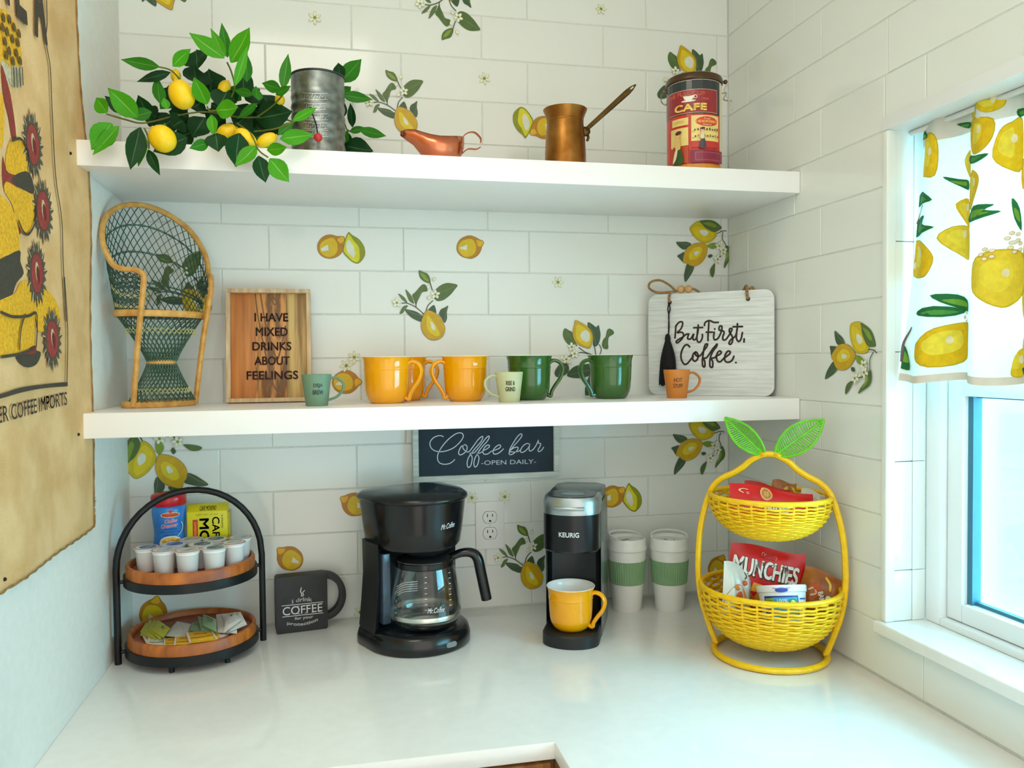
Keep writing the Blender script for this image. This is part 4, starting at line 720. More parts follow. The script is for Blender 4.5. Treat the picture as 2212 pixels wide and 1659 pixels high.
lady(-0.034, 0.02, 1.45, (52, 84, 44), (222, 190, 110)); a.poly([(-0.046, 0.022), (-0.038, 0.03), (-0.034, 0.05), (-0.04, 0.048)], (236, 224, 186), True)
lady(0.016, 0.051, 0.9, (60, 56, 66), (226, 210, 170))
a.build('label', t, print_mat('tin_print', 0.22, var=0.08), 'red printed label reading THE FULL CUP, CAFE')
M_WIRE = pmat('clamp_wire', (176, 174, 166), 0.3, 1.0)
e = faz + PI / 2
ex, ey = math.cos(e), math.sin(e)
def rp(r, z, lat=0.0): return (ex * r - ey * lat, ey * r + ex * lat, z)
MB().tube(crv([rp(R + .003, H + .01), rp(R + .012, H + .006), rp(R + .006, H - .012), rp(R + .014, H - .03), rp(R + .020, H - .05), rp(R + .024, H - .056)], 5), 0.0014, 6).build('clamp', M_WIRE, t)
MB().tube(crv([rp(R + .001, H - .02, -.008), rp(R + .010, H - .018), rp(R + .004, H - .03, .004), rp(R + .022, H - .036)], 5), 0.0015, 6).build('clamp', M_WIRE, t)
MB().ball(rp(R + .008, H + .007), 0.005, n=10, m=7).build('clamp_knob', MATS['lid_brown'], t)
ex, ey = -ex, -ey
MB().tube(crv([rp(R + .001, H - .005, -.006), rp(R + .011, H - .008), rp(R + .012, H - .026), rp(R + .003, H - .034), rp(R + .001, H - .03)], 5), 0.0012, 6).build('wire_bail', M_WIRE, t)
MB().box(-0.006, 0.006, -0.003, 0.003, -0.005, 0.005).build('hinge', MATS['lid_brown'], t, bevel=0.001).matrix_local = Matrix.Translation(rp(R + .003, H - 0.004)) @ Matrix.Rotation(e, 4, 'Z')

# ------------------------------------------------------------------ middle shelf: mugs and cups
M_WHITEGL = pmat('white_glaze', (240, 240, 236), 0.1, var=0.01)
def mug(name, label, loc, rz, mat, h=0.099, R=0.0525, group='tall glazed mugs', inner=None):
    t = thing(name, label, 'mug', loc, rz, group)
    k = R / 0.0525; s = h / 0.099
    P = [(0.0, 0.002), (0.030, 0.002), (0.031, 0.0), (0.034, 0.001), (0.0395, 0.007), (0.0435, 0.016), (0.0458, 0.028), (0.0470, 0.045), (0.0480, 0.070), (0.0482, 0.0715), (0.0489, 0.0725), (0.0486, 0.0742), (0.0484, 0.078), (0.0490, 0.088), (0.0512, 0.096), (0.0525, 0.099)]
    MB().lathe([(r * k, z * s) for r, z in P], 56).build('body', mat, t, smooth=50)
    I = [(0.0525, 0.099), (0.0518, 0.1), (0.0502, 0.099), (0.0470, 0.090), (0.0450, 0.07), (0.0435, 0.03), (0.036, 0.012), (0.0, 0.009)]
    MB().lathe([(r * k, z * s) for r, z in I], 56).build('interior', inner or M_WHITEGL, t, smooth=60)
    hp = crv([(0.0462 * k, 0, 0.083 * s), (0.056 * k, 0, 0.0885 * s), (0.070 * k, 0, 0.083 * s), (0.0765 * k, 0, 0.068 * s), (0.071 * k, 0, 0.049 * s), (0.060 * k, 0, 0.033 * s), (0.051 * k, 0, 0.018 * s), (0.0485 * k, 0, 0.008 * s), (0.0395 * k, 0, 0.012 * s)], 5)
    MB().tube(hp, [0.0062 * k] * len(hp), 10, flat=(0.72, 1.15)).build('handle', mat, t)
    return t
M_YEL = pmat('yellow_glaze', (248, 170, 0), 0.1, var=0.03, scale=14, coat=0.3)
M_GRN = pmat('green_glaze', (52, 98, 34), 0.1, var=0.06, scale=14, coat=0.3)
mug('coffee_mug', 'glossy yellow mug at the left end of the mug row', (0.366, -0.175, S2), -0.35, M_YEL)
mug('coffee_mug', 'yellow mug standing behind the leftmost yellow mug', (0.412, -0.073, S2), -0.25, M_YEL)
mug('coffee_mug', 'yellow mug with handle turned left, beside the pale green cup', (0.540, -0.155, S2), PI + 0.12, M_YEL)
mug('coffee_mug', 'dark green mug behind the pale green cup', (0.685, -0.16, S2), -0.1, M_GRN)
mug('coffee_mug', 'dark green mug with handle turned left, nearest the hanging sign', (0.874, -0.17, S2), PI + 0.15, M_GRN)
def small_cup(label, loc, rz, mat, lines, ink, hand):
    t = thing('espresso_cup', label, 'cup', loc, rz, 'small matte espresso cups')
    P = [(0.0, 0.0), (0.0215, 0.0), (0.0222, 0.001), (0.0300, 0.0635), (0.0296, 0.0645), (0.0284, 0.0635), (0.0208, 0.004), (0.0, 0.004)]
    MB().lathe(P, 44).build('body', mat, t, smooth=50)
    s = hand
    hp = crv([(s * 0.0275, 0, 0.056), (s * 0.040, 0, 0.057), (s * 0.053, 0, 0.046), (s * 0.052, 0, 0.031), (s * 0.040, 0, 0.018), (s * 0.0235, 0, 0.012)], 6)
    MB().tube(hp, 0.0034, 8, flat=(0.8, 1.3)).build('handle', mat, t)
    a = Art(cyl_frame(0.026, math.atan2(CAMP.y - loc[1], CAMP.x - loc[0]) - rz + 0.08 , Rz=lambda v: 0.0222 + (v - 0.001) / 0.0625 * 0.0078), 0.0003)
    a.text(lines[0], 0.001, 0.0415, 0.019, 0.0095, ink, bold=0.03); a.text(lines[1], 0.001, 0.0285, 0.0215, 0.0095, ink, bold=0.03)
    a.build('lettering', t)
    return t
small_cup('small sage green DEJA BREW cup in front of the wooden sign', (0.220, -0.235, S2), -0.1, pmat('sage_matte', (112, 148, 122), 0.5, var=0.04), ('DEJA', 'BREW'), (52, 70, 66), 1)
small_cup('small pale green RISE and GRIND cup with handle on left', (0.620, -0.245, S2), 0.1, pmat('pale_sage_matte', (196, 200, 156), 0.5, var=0.04), ('RISE &', 'GRIND'), (74, 66, 50), -1)
small_cup('small orange HOT STUFF cup under the black tassel', (1.017, -0.215, S2), -0.1, pmat('orange_matte', (206, 126, 44), 0.5, var=0.04), ('HOT', 'STUFF'), (120, 64, 28), 1)

# wooden box sign
t = thing('wooden_sign', 'framed wooden sign about mixed drinks leaning on back wall', 'sign', (0.024, -0.052, S2 + 0.0005), rz=0.0)
t.rotation_euler = (-0.085, 0, 0)
WW, WH = 0.1815, 0.2525
M_PINE = pmat('pale_pine', (222, 196, 158), 0.6, dark=(190, 156, 116), scale=9, stretch=(10, 10, 1.5), bump=0.2)
M_ACA = pmat('acacia_orange', (206, 132, 62), 0.5, dark=(164, 92, 38), scale=4.5, stretch=(16, 4, 1.2), lo=0.3, hi=0.7)
M_ACB = pmat('acacia_figured', (212, 146, 80), 0.5, dark=(122, 82, 46), scale=4.2, stretch=(14, 3, 2.6), lo=0.42, hi=0.55)
M_ACC = pmat('acacia_pale', (212, 178, 112), 0.5, dark=(140, 108, 58), scale=4, stretch=(15, 3, 1.3), lo=0.36, hi=0.6)
for z0, z1 in ((0, 0.009), (WH - 0.009, WH)): MB().box(0, WW, -0.022, 0.001, z0, z1).build('frame_rail', M_PINE, t, bevel=0.0008)
for x0, x1 in ((0, 0.009), (WW - 0.009, WW)): MB().box(x0, x1, -0.022, 0.001, 0.0092, WH - 0.0092).build('frame_stile', M_PINE, t, bevel=0.0008)
for x0, x1, m in ((0.0092, 0.060, M_ACA), (0.0602, 0.128, M_ACB), (0.1282, WW - 0.0092, M_ACC)): MB().box(x0, x1, -0.008, -0.001, 0.0092, WH - 0.0092).build('plank', m, t, bevel=0.0004)
a = Art(lambda u, v, h: (u, -0.0082 - h, v))
for pl in ([(0.062, 0.243), (0.066, 0.2), (0.078, 0.13), (0.095, 0.05), (0.108, 0.026), (0.118, 0.06), (0.126, 0.1)], [(0.073, 0.243), (0.084, 0.17), (0.1, 0.115), (0.108, 0.095), (0.12, 0.14), (0.126, 0.17)], [(0.092, 0.243), (0.104, 0.218), (0.115, 0.243)], [(0.097, 0.243), (0.104, 0.23), (0.110, 0.243)]): a.stroke(pl, 0.003, (120, 82, 44))
a.build('dark_grain', t, print_mat('grain', 0.5, var=0.3))
a = Art(lambda u, v, h: (u, -0.0088 - h, v))
for i, (s, w, c) in enumerate((('I HAVE', 0.073, 0.096), ('MIXED', 0.069, 0.0965), ('DRINKS', 0.084, 0.0965), ('ABOUT', 0.076, 0.0965), ('FEELINGS', 0.111, 0.097))): a.text(s, c, 0.190 - i * 0.0325, w, 0.0195, (74, 32, 22), bold=0.03)
a.build('lettering', t, label='dark burnt letters I HAVE MIXED DRINKS ABOUT FEELINGS')

# hanging sign set across the corner
ang = math.atan2(-0.1935, 0.2085)
t = thing('hanging_sign', 'white shiplap sign reading But First, Coffee in the corner', 'sign', (1.030, -0.045, S2 + 0.0004), rz=ang)
u0, u1, vh = -0.0125, 0.292, 0.2475
M_SHIP = pmat('whitewash_board', (226, 230, 228), 0.55, dark=(206, 211, 209), scale=6, stretch=(2, 2, 26), bump=0.15)
outl = rrect(u0, u1, 0, vh, 0.022, 6)
MB().prism(outl, 'y', 0.0, 0.008).build('board', M_SHIP, t, bevel=0.001)
a = Art(lambda u, v, h: (u, -0.0002 - h, v))
for s in STROKES_FIRST: a.stroke([(p[0] / 1e4, p[1] / 1e4) for p in s], 0.0044, (42, 20, 24))
a.build('lettering', t, label='dark brush script But First, Coffee')
a = Art(lambda u, v, h: (u, -0.0001 - h, v), 0.0001)
for k in range(11):
    z = 0.02 + k * 0.021; a.stroke([(u0 + 0.004 + 0.02 * (k % 3), z), (0.1, z + 0.0008), (u1 - 0.005 - 0.03 * (k % 2), z - 0.001)], 0.0007, (186, 194, 192))
for uu, vv in ((0.233, 0.2268), (0.043, 0.2268)): a.oval(uu, vv, 0.0052, 0.0052, (40, 38, 34), 14)
a.build('board_lines', t)
M_ROPE = pmat('jute_rope', (166, 130, 84), 0.9, dark=(120, 90, 54), scale=60, stretch=(1, 1, 3), bump=0.6, bscale=200)
MB().tube(crv([(0.233, -0.002, 0.2265), (0.232, -0.006, 0.236), (0.231, -0.004, 0.252), (0.228, 0.004, 0.258), (0.222, 0.011, 0.252), (0.216, 0.012, 0.242)], 5), 0.0034, 8).build('rope', M_ROPE, t)
MB().tube(crv([(0.236, 0.0, 0.25), (0.242, 0.006, 0.253), (0.246, 0.011, 0.244)], 5), 0.0034, 8).build('rope', M_ROPE, t)
MB().tube(crv([(0.043, -0.002, 0.2265), (0.043, -0.006, 0.236), (0.046, -0.004, 0.25), (0.055, 0.0, 0.256), (0.04, 0.004, 0.27), (0.015, 0.008, 0.283), (-0.008, 0.006, 0.28), (-0.012, 0.004, 0.266), (0.006, 0.002, 0.254), (0.03, 0.0, 0.2515), (0.055, 0.002, 0.2535), (0.075, 0.004, 0.257), (0.098, 0.006, 0.258), (0.112, 0.011, 0.25), (0.118, 0.012, 0.24)], 6), 0.0029, 8).build('rope', M_ROPE, t, smooth=180)
M_BEAD = pmat('wood_bead', (206, 160, 104), 0.55, var=0.08, scale=40)
for uu in (0.070, 0.0885): MB().ball((uu, 0.004, 0.2575), 0.0098, n=18, m=12).build('bead', M_BEAD, t)
M_TAS = pmat('black_tassel', (14, 14, 18), 0.85, var=0.3, scale=200)
tas = MB()
tas.tube(crv([(0.043, -0.006, 0.226), (0.0405, -0.007, 0.21), (0.0425, -0.006, 0.195), (0.042, -0.006, 0.17), (0.0415, -0.006, 0.147)], 5), 0.0016, 6)
tas.tube(crv([(0.043, -0.006, 0.226), (0.0455, -0.005, 0.21), (0.0425, -0.007, 0.195), (0.0435, -0.007, 0.17), (0.0415, -0.006, 0.147)], 5), 0.0016, 6)
tas.build('tassel_cord', M_TAS, t)
hd = MB().lathe([(0.002, 0.15), (0.006, 0.146), (0.0075, 0.138), (0.0068, 0.131), (0.009, 0.126), (0.013, 0.112), (0.016, 0.09), (0.017, 0.068)], 16, (0.0415, -0.012, 0), 1, 0.55); hd.build('tassel_head', M_TAS, t)
th = MB(); rt = random.Random(5)
for k in range(70):
    a_ = rt.uniform(0, 2 * PI); r = rt.uniform(0.6, 1.05)
    x0, y0 = 0.0065 * math.cos(a_), 0.004 * math.sin(a_); x1, y1 = 0.0195 * r * math.cos(a_), 0.009 * r * math.sin(a_)
    th.tube(crv([(0.0415 + x0, -0.012 + y0, 0.131), (0.0415 + x1 * 0.8, -0.012 + y1, 0.1), (0.041 + x1, -0.012 + y1, 0.07), (0.0405 + x1 * 1.12, -0.012 + y1, 0.022 + rt.uniform(0, 0.012))], 3), 0.0012, 4, caps=False)
th.build('tassel_threads', M_TAS, t)['kind'] = 'stuff'
# ------------------------------------------------------------------ miniature wicker peacock chair
M_CANE = pmat('natural_cane', (222, 172, 92), 0.5, dark=(196, 138, 62), scale=50, bump=0.3, bscale=140)
M_WGRN = pmat('green_wicker', (70, 104, 84), 0.55, var=0.15, scale=90)
M_WDRK = pmat('dark_green_wicker', (52, 78, 66), 0.55, var=0.15, scale=90)
M_WYEL = pmat('pale_wicker_tie', (214, 214, 142), 0.55, var=0.1, scale=90)
t = thing('wicker_chair', 'miniature green and natural wicker peacock chair on middle shelf', 'doll chair', (-0.0932, -0.1388, S2), rz=0.7311)
def cane(path, r, name, n=8):
    P = crv(path, 14); m = len(P)
    return MB().tube(P, [r * (1 + 0.06 * (k % 2)) for k in range(m)], n).build(name, M_CANE, t)
hoopR = [(0.0745, -0.066, 0.262), (0.083, -0.054, 0.272), (0.094, -0.034, 0.274), (0.104, -0.014, 0.282), (0.1112, 0.0, 0.306), (0.1105, 0.016, 0.338), (0.094, 0.036, 0.378), (0.064, 0.052, 0.405), (0.032, 0.060, 0.419)]
hoop = [(-x, y, z) for x, y, z in hoopR] + [(0, 0.063, 0.4235)] + list(reversed(hoopR))
cane([(-0.069, -0.0095, 0.004), (-0.0715, -0.036, 0.13), (-0.074, -0.062, 0.228)] + [(-0.0743, -0.067, 0.249)] + hoop + [(0.0743, -0.067, 0.249), (0.074, -0.062, 0.228), (0.0715, -0.036, 0.13), (0.069, -0.0095, 0.004)], 0.0056, 'bent_frame')
def ell(rx, ry, z, cy=0.0, n=48, ph=0): return [(rx * math.cos(2 * PI * i / n + ph), cy + ry * math.sin(2 * PI * i / n + ph), z) for i in range(n)]
MB().tube(ell(0.074, 0.046, 0.0065, 0.012), 0.0062, 8, closed=True, flat=(1.2, 0.8)).build('base_ring', M_CANE, t)
MB().tube(ell(0.094, 0.058, 0.190), 0.0052, 8, closed=True, flat=(1.3, 0.5)).build('seat_ring', M_CANE, t)
MB().tube(ell(0.029, 0.022, 0.092), 0.0034, 8, closed=True, flat=(1.5, 0.5)).build('waist_ring', M_CANE, t)
MB().lathe([(0.0, 0.184), (0.05, 0.183), (0.083, 0.186), (0.084, 0.188), (0.0, 0.1875)], 40, (0, 0, 0), 1.0, 0.7).build('seat', M_WDRK, t)
st = MB()
for i in range(34):
    a0 = 2 * PI * i / 34
    for s in (-1, 1):
        p = []
        for k in range(13):
            q = k / 12
            if q < 0.5: f = q / 0.5; e_ = (1 - f) ** 1.15; rx = 0.029 + 0.041 * e_; ry = 0.022 + 0.022 * e_; z = 0.012 + 0.080 * f
            else: f = (q - 0.5) / 0.5; e_ = f ** 1.15; rx = 0.029 + 0.060 * e_; ry = 0.022 + 0.032 * e_; z = 0.092 + 0.094 * f
            an = a0 + s * q * 1.9
            p.append((rx * math.cos(an), ry * math.sin(an), z))
        st.tube(p, 0.0011, 4, caps=False)
st.build('base_strands', M_WGRN, t)['kind'] = 'stuff'
zz = MB()
def zig(rx, ry, z, amp, n=26):
    for ph in (0, 1): zz.tube([((rx + 0.0015) * math.cos(2 * PI * i / (2 * n)), (ry + 0.0015) * math.sin(2 * PI * i / (2 * n)), z + amp * (1 if (i + ph) % 2 else -1)) for i in range(2 * n)], 0.0008, 4, closed=True)
zig(0.056, 0.040, 0.034, 0.005, 20); zig(0.070, 0.045, 0.156, 0.005, 20)
hp = crv(hoop, 10); HP = [hp[0]]
dl = [0]
for a_, b_ in zip(hp, hp[1:]): dl.append(dl[-1] + (Vector(a_) - Vector(b_)).length)
def Hc(s):
    d = s * dl[-1]
    for i in range(len(dl) - 1):
        if dl[i + 1] >= d: f = (d - dl[i]) / max(1e-9, dl[i + 1] - dl[i]); return Vector(hp[i]).lerp(Vector(hp[i + 1]), f)
    return Vector(hp[-1])
def Bc(s): an = math.radians(222 - 264 * s); return Vector((0.090 * math.cos(an), 0.055 * math.sin(an), 0.192))
def Sc(s, q):
    p = Bc(s).lerp(Hc(s), q); p.y += 0.016 * math.sin(PI * q) * math.sin(PI * s); p.x *= 1 - 0.05 * math.sin(PI * q)
    return tuple(p)
lat = MB()
for i in range(-11, 32):
    for s in (1, -1):
        p = []
        for k in range(17):
            q = k / 16; u = (i / 31) + s * 0.30 * q + (0 if s == 1 else 0.30)
            if 0 <= u <= 1: p.append(Sc(u, q))
        if len(p) > 2: lat.tube(p, 0.0009, 4, caps=False)
lat.build('back_lattice', M_WDRK, t)['kind'] = 'stuff'
br = MB()
for q in (0.05, 0.26, 0.30, 0.58, 0.82):
    for ph in (0, PI): br.tube([tuple(Vector(Sc(k / 60, q)) + Vector((0, 0.0015 * math.cos(k * 1.3 + ph), 0.0016 * math.sin(k * 1.3 + ph)))) for k in range(61)], 0.0011, 5)
br.build('back_braid', M_WGRN, t)
for q in (0.12, 0.4):
    for ph in (0, 1):
        for s0, s1 in ((0.0, 0.2), (0.8, 1.0)): zz.tube([Sc(s0 + (s1 - s0) * k / 12, q + (0.035 if (k + ph) % 2 else -0.035)) for k in range(13)], 0.0008, 4)
zz.build('tie_strands', M_WYEL, t)['kind'] = 'stuff'

# ------------------------------------------------------------------ two-tier tray stand and what is on it
M_IRON = pmat('black_iron', (22, 24, 24), 0.42, 0.3, var=0.1, scale=60)
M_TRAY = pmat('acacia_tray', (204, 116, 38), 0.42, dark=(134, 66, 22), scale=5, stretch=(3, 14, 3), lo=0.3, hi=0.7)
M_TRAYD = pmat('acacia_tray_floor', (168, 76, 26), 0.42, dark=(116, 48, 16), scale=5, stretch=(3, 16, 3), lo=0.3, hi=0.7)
TX, TY = -0.0425, -0.142
t = thing('tray_stand', 'two-tier round wooden tray stand with black arched frame', 'tray stand', (TX, TY, CT), rz=math.radians(16))
arch = [(-0.143, 0, 0.0), (-0.143, 0, 0.19)] + [(0.143 * -math.cos(math.radians(k)), 0, 0.19 + 0.152 * math.sin(math.radians(k))) for k in range(8, 173, 8)] + [(0.143, 0, 0.19), (0.143, 0, 0.0)]
MB().tube(arch, 0.0068, 12).build('arched_frame', M_IRON, t)
for z0 in (0.016, 0.158):
    MB().lathe([(0.127, 0.0), (0.131, 0.0), (0.131, 0.018), (0.127, 0.018), (0.127, 0.0)], 64, (0, 0, z0)).build('band', M_IRON, t)
    for s in (-1, 1): MB().tube([(s * 0.13, 0, z0 + 0.008), (s * 0.143, 0, z0 + 0.008)], 0.004, 8).build('bracket', M_IRON, t)
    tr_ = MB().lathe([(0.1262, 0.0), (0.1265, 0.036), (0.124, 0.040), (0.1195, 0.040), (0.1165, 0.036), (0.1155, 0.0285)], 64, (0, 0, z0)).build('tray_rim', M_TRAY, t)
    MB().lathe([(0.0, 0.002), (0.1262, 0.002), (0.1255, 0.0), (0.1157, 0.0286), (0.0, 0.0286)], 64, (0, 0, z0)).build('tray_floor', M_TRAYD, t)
for an in (-62, -118, 60, 120): MB().tube([(0.112 * math.cos(math.radians(an)), 0.112 * math.sin(math.radians(an)), 0.0), (0.112 * math.cos(math.radians(an)), 0.112 * math.sin(math.radians(an)), 0.018)], 0.0055, 12).build('foot', M_IRON, t)
TU = CT + 0.158 + 0.0288; TLo = CT + 0.016 + 0.0288

# creamer jar
t = thing('creamer_jar', 'blue plastic creamer jar with red lid on upper tray', 'jar', (-0.096, -0.086, TU)); t.scale = (1, 1, 0.94)
JR = lambda v: 0.0335 - 0.0035 * math.exp(-((v - 0.062) / 0.026) ** 2) + 0.0008 * math.exp(-((v - 0.115) / 0.02) ** 2)
prof = [(0.0, 0.001), (0.029, 0.001), (0.0325, 0.005)] + [(JR(0.008 + k * 0.008), 0.008 + k * 0.008) for k in range(15)] + [(0.028, 0.130), (0.0, 0.131)]
MB().lathe(prof, 48).build('body', pmat('jar_blue', (58, 140, 214), 0.25, dark=(44, 116, 196), scale=16), t, smooth=60)
MB().lathe([(0.0335, 0.125), (0.0355, 0.127), (0.036, 0.144), (0.034, 0.1495), (0.028, 0.152), (0.0, 0.152)], 40).build('lid', pmat('red_lid', (206, 24, 36), 0.3), t, smooth=60)
a = Art(cyl_frame(0.033, math.atan2(CAMP.y + 0.09, CAMP.x + 0.09), Rz=JR), 0.0003, res=0.004)
a.oval(0.003, 0.1065, 0.020, 0.0062, (232, 214, 170), 24).oval(0.003, 0.1065, 0.0185, 0.005, (222, 96, 40), 24)
a.text('Fortella', 0.003, 0.1065, 0.031, 0.0062, (150, 30, 24), bold=0.02).oval(0.003, 0.1145, 0.0038, 0.0034, (196, 50, 30))
a.text('Coffee', 0.004, 0.093, 0.026, 0.0095, (236, 214, 220), bold=0.06, skew=0.3, rot=6).text('Coffee', 0.004, 0.093, 0.025, 0.0085, (214, 60, 96), bold=0.01, skew=0.3, rot=6)
a.text('Creamer', 0.001, 0.0825, 0.034, 0.0095, (236, 214, 220), bold=0.06, skew=0.3, rot=6).text('Creamer', 0.001, 0.0825, 0.033, 0.0085, (214, 60, 96), bold=0.01, skew=0.3, rot=6)
a.text('Non-Dairy', 0.003, 0.0735, 0.026, 0.004, (24, 50, 110)).text('Rich and Creamy', 0.003, 0.0675, 0.036, 0.004, (24, 50, 110)).text('Coffee Whitener', 0.003, 0.0615, 0.026, 0.0035, (24, 50, 110))
a.poly([(-0.017, 0.048), (0.022, 0.048), (0.021, 0.03), (0.014, 0.014), (-0.009, 0.014), (-0.016, 0.03)], (236, 236, 230), True)
a.oval(0.0025, 0.0475, 0.0205, 0.0108, (240, 238, 226), 24).oval(0.0025, 0.0475, 0.0178, 0.0085, (236, 184, 70), 24)
for k in range(7): a.oval(-0.008 + 0.0035 * k, 0.047 + 0.003 * math.sin(k * 2.1), 0.003, 0.0018, (244, 210, 110) if k % 2 else (214, 140, 40), 8)
a.stroke([(0.024, 0.088), (0.028, 0.08), (0.026, 0.068), (0.016, 0.058)], 0.0018, (190, 222, 244))
a.build('label', t, label='printed coffee creamer label with white cup')

# yellow brick of coffee
t = thing('coffee_brick', 'yellow foil brick pack of CAFE MOR coffee behind the pods', 'coffee pack', (-0.017, -0.076, TU), rz=0.0); t.scale = (1, 1, 0.97)
M_YPK = pmat('yellow_foil', (226, 214, 14), 0.32, var=0.06, scale=30, bump=0.25, bscale=40)
MB().box(-0.042, 0.042, -0.019, 0.019, 0, 0.104).build('pack', M_YPK, t, bevel=0.003)
pf = MB().prism([(-0.019, 0.1035), (0.019, 0.1035), (0.012, 0.118), (-0.002, 0.1165)], 'x', -0.0415, 0.0415); pf.build('folded_top', M_YPK, t, bevel=0.001)
MB().box(0.0415, 0.0455, -0.0185, 0.0185, 0.004, 0.10).build('crimped_seam', pmat('yellow_seam', (190, 176, 20), 0.4, bump=0.6, bscale=120), t, bevel=0.001)
a = Art(lambda u, v, h: (u, -0.0192 - h, v))
a.rect(-0.030, -0.0195, 0.004, 0.086, (208, 52, 16))
a.text('ESPRESSO GROUND', -0.0248, 0.045, 0.07, 0.004, (240, 200, 60), rot=-90)
a.text('MOR', -0.0065, 0.050, 0.076, 0.020, (28, 16, 48), rot=-90, bold=0.04); a.text('CAFE', 0.0175, 0.0625, 0.056, 0.0155, (28, 16, 48), rot=-90, bold=0.02)
a.text('& CO', 0.0175, 0.022, 0.015, 0.009, (28, 16, 48), rot=-90); a.text('SUPREMO', 0.0305, 0.080, 0.03, 0.0035, (60, 50, 30), rot=-90)
a.text('NET WT 10 OZ', 0.0, 0.0965, 0.044, 0.003, (170, 120, 20))
a.build('lettering', t, label='dark purple CAFE MOR lettering and red stripe')
a = Art(lambda u, v, h: (u, -0.0192 + (v - 0.1035) * 0.0172 / 0.013 - h, v), 0.0006)
a.text('CAFE MORENO', 0.001, 0.1095, 0.034, 0.0085, (66, 58, 26), bold=0.01); a.build('top_lettering', t)

# coffee pods
M_POD = pmat('white_pod', (236, 237, 234), 0.35, var=0.02)
pods = [(-0.122, -0.178, 'front pod at the left end with blue and orange lid', (226, 130, 60), (60, 120, 180), 7, -6), (-0.083, -0.210, 'second pod from left in the front row, orange rim lid', (224, 138, 70), (198, 214, 216), 0, 0),
        (-0.036, -0.226, 'middle front pod with pale lid and orange rim', (226, 140, 70), (196, 208, 202), 0, 0), (0.013, -0.217, 'fourth front pod with slate blue lid', (190, 206, 216), (62, 112, 146), 0, 0),
        (0.046, -0.176, 'front pod near the right end with red-edged pale lid', (216, 92, 64), (206, 214, 214), 0, 0), (0.053, -0.1275, 'rightmost pod with pale blue lid at tray edge', (222, 110, 70), (186, 208, 214), 0, 0),
        (-0.074, -0.1625, 'back row pod with blue and violet lid behind second pod', (206, 210, 214), (70, 104, 168), 0, 0), (-0.018, -0.176, 'back row pod with dark blue lid in the middle', (210, 214, 214), (44, 92, 140), 0, 0),
        (-0.046, -0.120, 'rear pod with mottled pale lid beside the creamer jar', (214, 206, 190), (206, 196, 190), 0, 0), (0.003, -0.130, 'rear pod with green and blue lid before the yellow pack', (196, 208, 206), (58, 110, 140), 0, 0)]
pod0 = None
for i, (x, y, lab, rim, lid, tl, _) in enumerate(pods):
    if pod0 is None:
        MBp = MB().lathe([(0.0, 0.0), (0.0175, 0.0), (0.0185, 0.001), (0.0215, 0.040), (0.0222, 0.0405), (0.0222, 0.044), (0.0243, 0.0455), (0.0245, 0.047), (0.0225, 0.0475), (0.0, 0.0475)], 36)
        pod0 = MBp.build('cup', M_POD, None, smooth=50)
    r = thing('coffee_pod', 'white coffee ' + lab.replace('front pod', 'pod in the front row', 1) if lab.startswith('front') else 'white coffee pod: ' + lab, 'coffee pod', (x, y, TU), 0, 'single-serve coffee pods on upper tray')
    r['label'] = {0: 'coffee pod at left end of front row, tilted orange and blue lid'}.get(i, lab.replace('pod', 'coffee pod', 1))
    c = pod0 if i == 0 else pod0.copy()
    if i: COL.objects.link(c)
    c.parent = r
    a = Art(lambda u, v, h: (u, v, 0.0475 + h), 0.0002)
    a.oval(0, 0, 0.0236, 0.0236, rim, 28).oval(0, 0, 0.0212, 0.0212, (226, 228, 226), 28).oval(0.002, 0.001, 0.0165, 0.0165, lid, 24)
    for k in range(4): a.stroke([(-0.012 + 0.006 * k, -0.008 + 0.003 * (k % 2)), (-0.006 + 0.006 * k, 0.004), (-0.002 + 0.005 * k, 0.009)], 0.0022, [(40, 60, 110), (214, 160, 110), (230, 230, 226), (110, 140, 160)][(k + i) % 4])
    a.build('lid', r)

# sweetener and tea packets on lower tray
PKC = {'G': ((206, 204, 62), 'yellow-green tea sachet'), 'W': ((224, 224, 208), 'plain white sugar packet'), 'N': ((150, 184, 140), 'pale green sweetener packet'), 'V': ((236, 236, 228), 'large white sugar packet'), 'Y': ((236, 184, 40), 'yellow sweetener packet'), 'O': ((230, 222, 204), 'white and orange sweetener packet'), 'P': ((236, 214, 210), 'white and pink sweetener packet')}
PLAB = ['topmost yellow-green tea sachet of the fan', 'second yellow-green tea sachet from the top of the fan', 'middle yellow-green tea sachet of the fan', 'fourth yellow-green tea sachet down the fan', 'lowest leftmost yellow-green tea sachet of the fan',
 'upper plain white sugar packet beside the tea sachets', 'lower plain white sugar packet beneath its twin', 'topmost pale green sweetener packet', 'pale green sweetener packet in the middle of the three', 'lowest pale green sweetener packet', 'left large white sugar packet', 'middle large white sugar packet', 'topmost large white sugar packet at the right', 'yellow sweetener packet lying on top in front', 'yellow sweetener packet under the front one', 'leftmost yellow sweetener packet in the front row', 'white and orange sweetener packet at front left of tray', 'white and pink sweetener packet at front right of tray', 'yellow sweetener packet half under the pink one']
